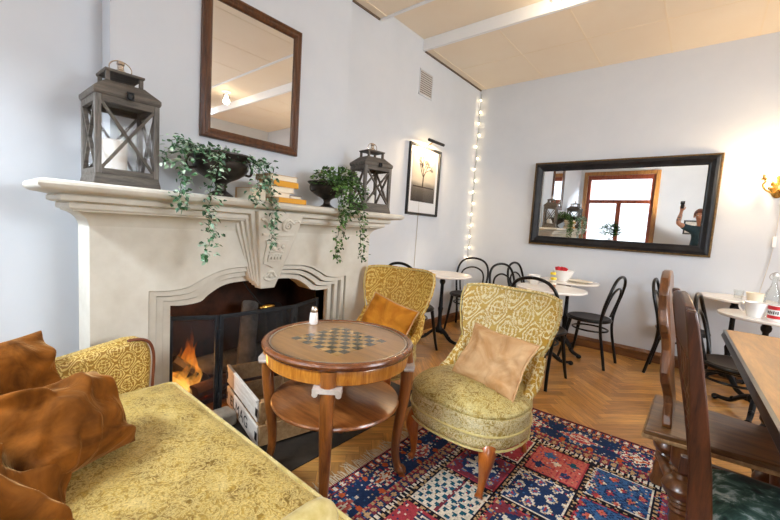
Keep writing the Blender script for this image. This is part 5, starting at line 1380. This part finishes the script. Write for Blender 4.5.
for s in (-1, 1):
    e = fc+V((s*.033, -.002, .012)); MB().sphere(tuple(e), (.013, .012, .009), 10, 8).build('eye', MT['porcelain'], PE); 
    e = fc+V((s*.088, -.09, -.005)); MB().sphere(tuple(e), (.012, .022, .034), 10, 8).build('ear', MT['skin'], PE)
mb = MB(); mb.sphere(tuple(fc+V((0, -.002, -.055))), (.026, .012, .007), 10, 6); mb.build('mouth', mat('lip', '#9a5648', rough=.5), PE)
# hand-held flash bounced off the wall behind, and the camera
FL = thing('flash_unit', 'black flash unit held up in the raised hand of the person', 'flash', (-.395, -.355, 1.86))
mb = MB(); mb.obox((0, 0, .01), (.055, .035, .09), M.Identity(3)); mb.obox((0, -.005, .085), (.07, .085, .045), M.Rotation(R(-20), 3, 'X')); mb.build('flash_body', MT['dark'], FL, bev=.005)
mb = MB(); mb.obox((0, -.0485, .1006), (.06, .002, .036), M.Rotation(R(-20), 3, 'X')); mb.build('flash_window', MT['white'], FL, flat=True)
yw = -0.6903
fw_, rt_ = V((sin(yw), cos(yw), 0)), V((cos(yw), -sin(yw), 0))
CA = thing('camera', 'black camera held at chest height by the person in the mirror', 'camera', tuple(V((0, 0, 1.2))-fw_*.25))
m3 = M((rt_, fw_, V((0, 0, 1)))).transposed()
mb = MB(); mb.obox((0, 0, 0), (.135, .05, .085), m3); mb.obox(tuple(V((0, 0, .055))), (.06, .05, .03), m3); mb.build('camera_body', MT['dark'], CA, bev=.008)
mb = MB(); mb.turned(tuple(fw_*.025), tuple(fw_*.09), [(0, .035), (.4, .036), (.5, .033), (1, .036)], 20); mb.build('lens', MT['dark'], CA)
MB().turned(tuple(fw_*.0905), tuple(fw_*.092), [(0, .03), (1, .028)], 18).build('lens_glass', MT['blackglass'], CA)
FRM = thing('framed_picture', 'small dark framed picture on the wall behind the person', 'picture', (-.19, YF, 1.46))
framed(FRM, (0, 0, 0), (1, 0, 0), (0, 0, 1), (0, 1, 0), .34, .30, .03, .02, MT['dark'])
MB().box(-.15, .15, .001, .006, -.13, .13).build('print', MT['greystone'], FRM, flat=True)
# pot plant on the window sill
PP = thing('sill_plant', 'leafy green plant in a white pot on the window sill', 'plant', (-1.72, YF+.09, .951))
MB().lathe([(.001, 0), (.065, 0), (.085, .13), (.088, .14), (.08, .14), (.07, .11), (.001, .11)], 24).build('pot', MT['porcelain'], PP)
lf = MB(); rg = random.Random(21)
for _ in range(420):
    a = rg.uniform(0, 2*pi); r = rg.uniform(.02, .22); p = V((r*cos(a), r*sin(a)*.3, .2+rg.uniform(0, .34)*(1-r*2.2)+.05)); c = lin(rg.choice(['#2f6a2c', '#4a8a3c', '#235020']))
    vine_leaf(lf, p, V((cos(a), sin(a), rg.uniform(-.2, .5))), V((0, 0, 1)), rg.uniform(.05, .09), c)
lf.build('foliage', MT['leaf'], PP, flat=True, recalc=False)
sm = MB()
for _ in range(14): a = rg.uniform(0, 2*pi); sm.tube([(0, 0, .1), (.06*cos(a), .04*sin(a), .2), (.15*cos(a), .07*sin(a), .27)], .003, 5)
sm.build('stems', MT['stem'], PP)
# ---------------------------------------------------------------- light and camera
w = bpy.data.worlds.new('sky'); SC.world = w; w.use_nodes = True
bg = w.node_tree.nodes['Background']; bg.inputs[0].default_value = (.82, .9, 1, 1); bg.inputs[1].default_value = 2.0
def light(kind, name, loc, energy, col, rot=None, aim=None, **kw):
    d = bpy.data.lights.new(name, kind); d.energy = energy; d.color = col[:3]
    for k, v in kw.items(): setattr(d, k, v)
    o = bpy.data.objects.new(name, d); COL.objects.link(o); o.location = loc
    if aim: o.rotation_euler = (V(aim)-V(loc)).to_track_quat('-Z', 'Y').to_euler()
    return o
DAY = (.80, .90, 1.0)
light('AREA', 'daylight_window', ((W1[0]+W1[1])/2+.1, YF-.6, 3.0), 420, DAY, aim=((W1[0]+W1[1])/2-.3, YF+1.2, .7), shape='RECTANGLE', size=1.8, size_y=.5)
light('AREA', 'daylight_window', ((W2[0]+W2[1])/2, YF-.7, 2.7), 280, DAY, aim=((W2[0]+W2[1])/2-.3, YF+1.4, .6), shape='RECTANGLE', size=1.8, size_y=1.9)
light('AREA', 'daylight_window', (XR+.6, (W3[0]+W3[1])/2, 2.5), 290, (.88, .94, 1), aim=(XR-1, (W3[0]+W3[1])/2, 1.0), shape='RECTANGLE', size=2.3, size_y=1.9)  # area light for the added right-wall window
light('SPOT', 'flash', (-.395, -.44, 1.98), 85, (1, .98, .95), aim=(-.3, -1.0, 2.15), spot_size=R(150), spot_blend=.6, shadow_soft_size=.04)
WARM = (1, .72, .42)
for s in (-1, 1): light('POINT', 'sconce_bulb', (.452+s*.1, YB-.09-.06, 1.93), 9, WARM, shadow_soft_size=.03)
light('AREA', 'picture_tube', (XL+.105, 3.52, 2.14), 9, WARM, aim=(XL+.02, 3.52, 1.9), shape='RECTANGLE', size=.26, size_y=.02)
for x, y in ((-1.07, 3.12), (1.45, 3.02)): light('POINT', 'ceiling_bulb', (x, y, 3.06), 3, (1, .8, .55), shadow_soft_size=.05)
light('POINT', 'fire_glow', (-2.42, 1.0, .3), 4, (1, .45, .12), shadow_soft_size=.08)
cam = bpy.data.cameras.new('camera_view'); co = bpy.data.objects.new('camera_view', cam); COL.objects.link(co)
F_, YAW, PIT, ROL = 374.6903, -0.6903, 0.0888, 0.0648
f = V((sin(YAW)*cos(PIT), cos(YAW)*cos(PIT), -sin(PIT))); r = V((cos(YAW), -sin(YAW), 0)); u = r.cross(f)
r2 = r*cos(ROL)+u*sin(ROL); u2 = -r*sin(ROL)+u*cos(ROL)
co.matrix_world = M(((r2.x, u2.x, -f.x, 0), (r2.y, u2.y, -f.y, 0), (r2.z, u2.z, -f.z, 1.22), (0, 0, 0, 1)))
cam.sensor_fit = 'HORIZONTAL'; cam.sensor_width = 36; cam.lens = F_/780*36; cam.clip_start = .02
SC.camera = co
SC.view_settings.view_transform = 'Standard'; SC.view_settings.look = 'None'; SC.view_settings.gamma = 1; SC.view_settings.use_curve_mapping = False
SC.view_settings.exposure = 0.52
SC.cycles.use_denoising = True; SC.cycles.max_bounces = 10; SC.cycles.diffuse_bounces = 6; SC.cycles.transparent_max_bounces = 24; SC.cycles.sample_clamp_indirect = 8
SC.cycles.caustics_reflective = False; SC.cycles.caustics_refractive = False
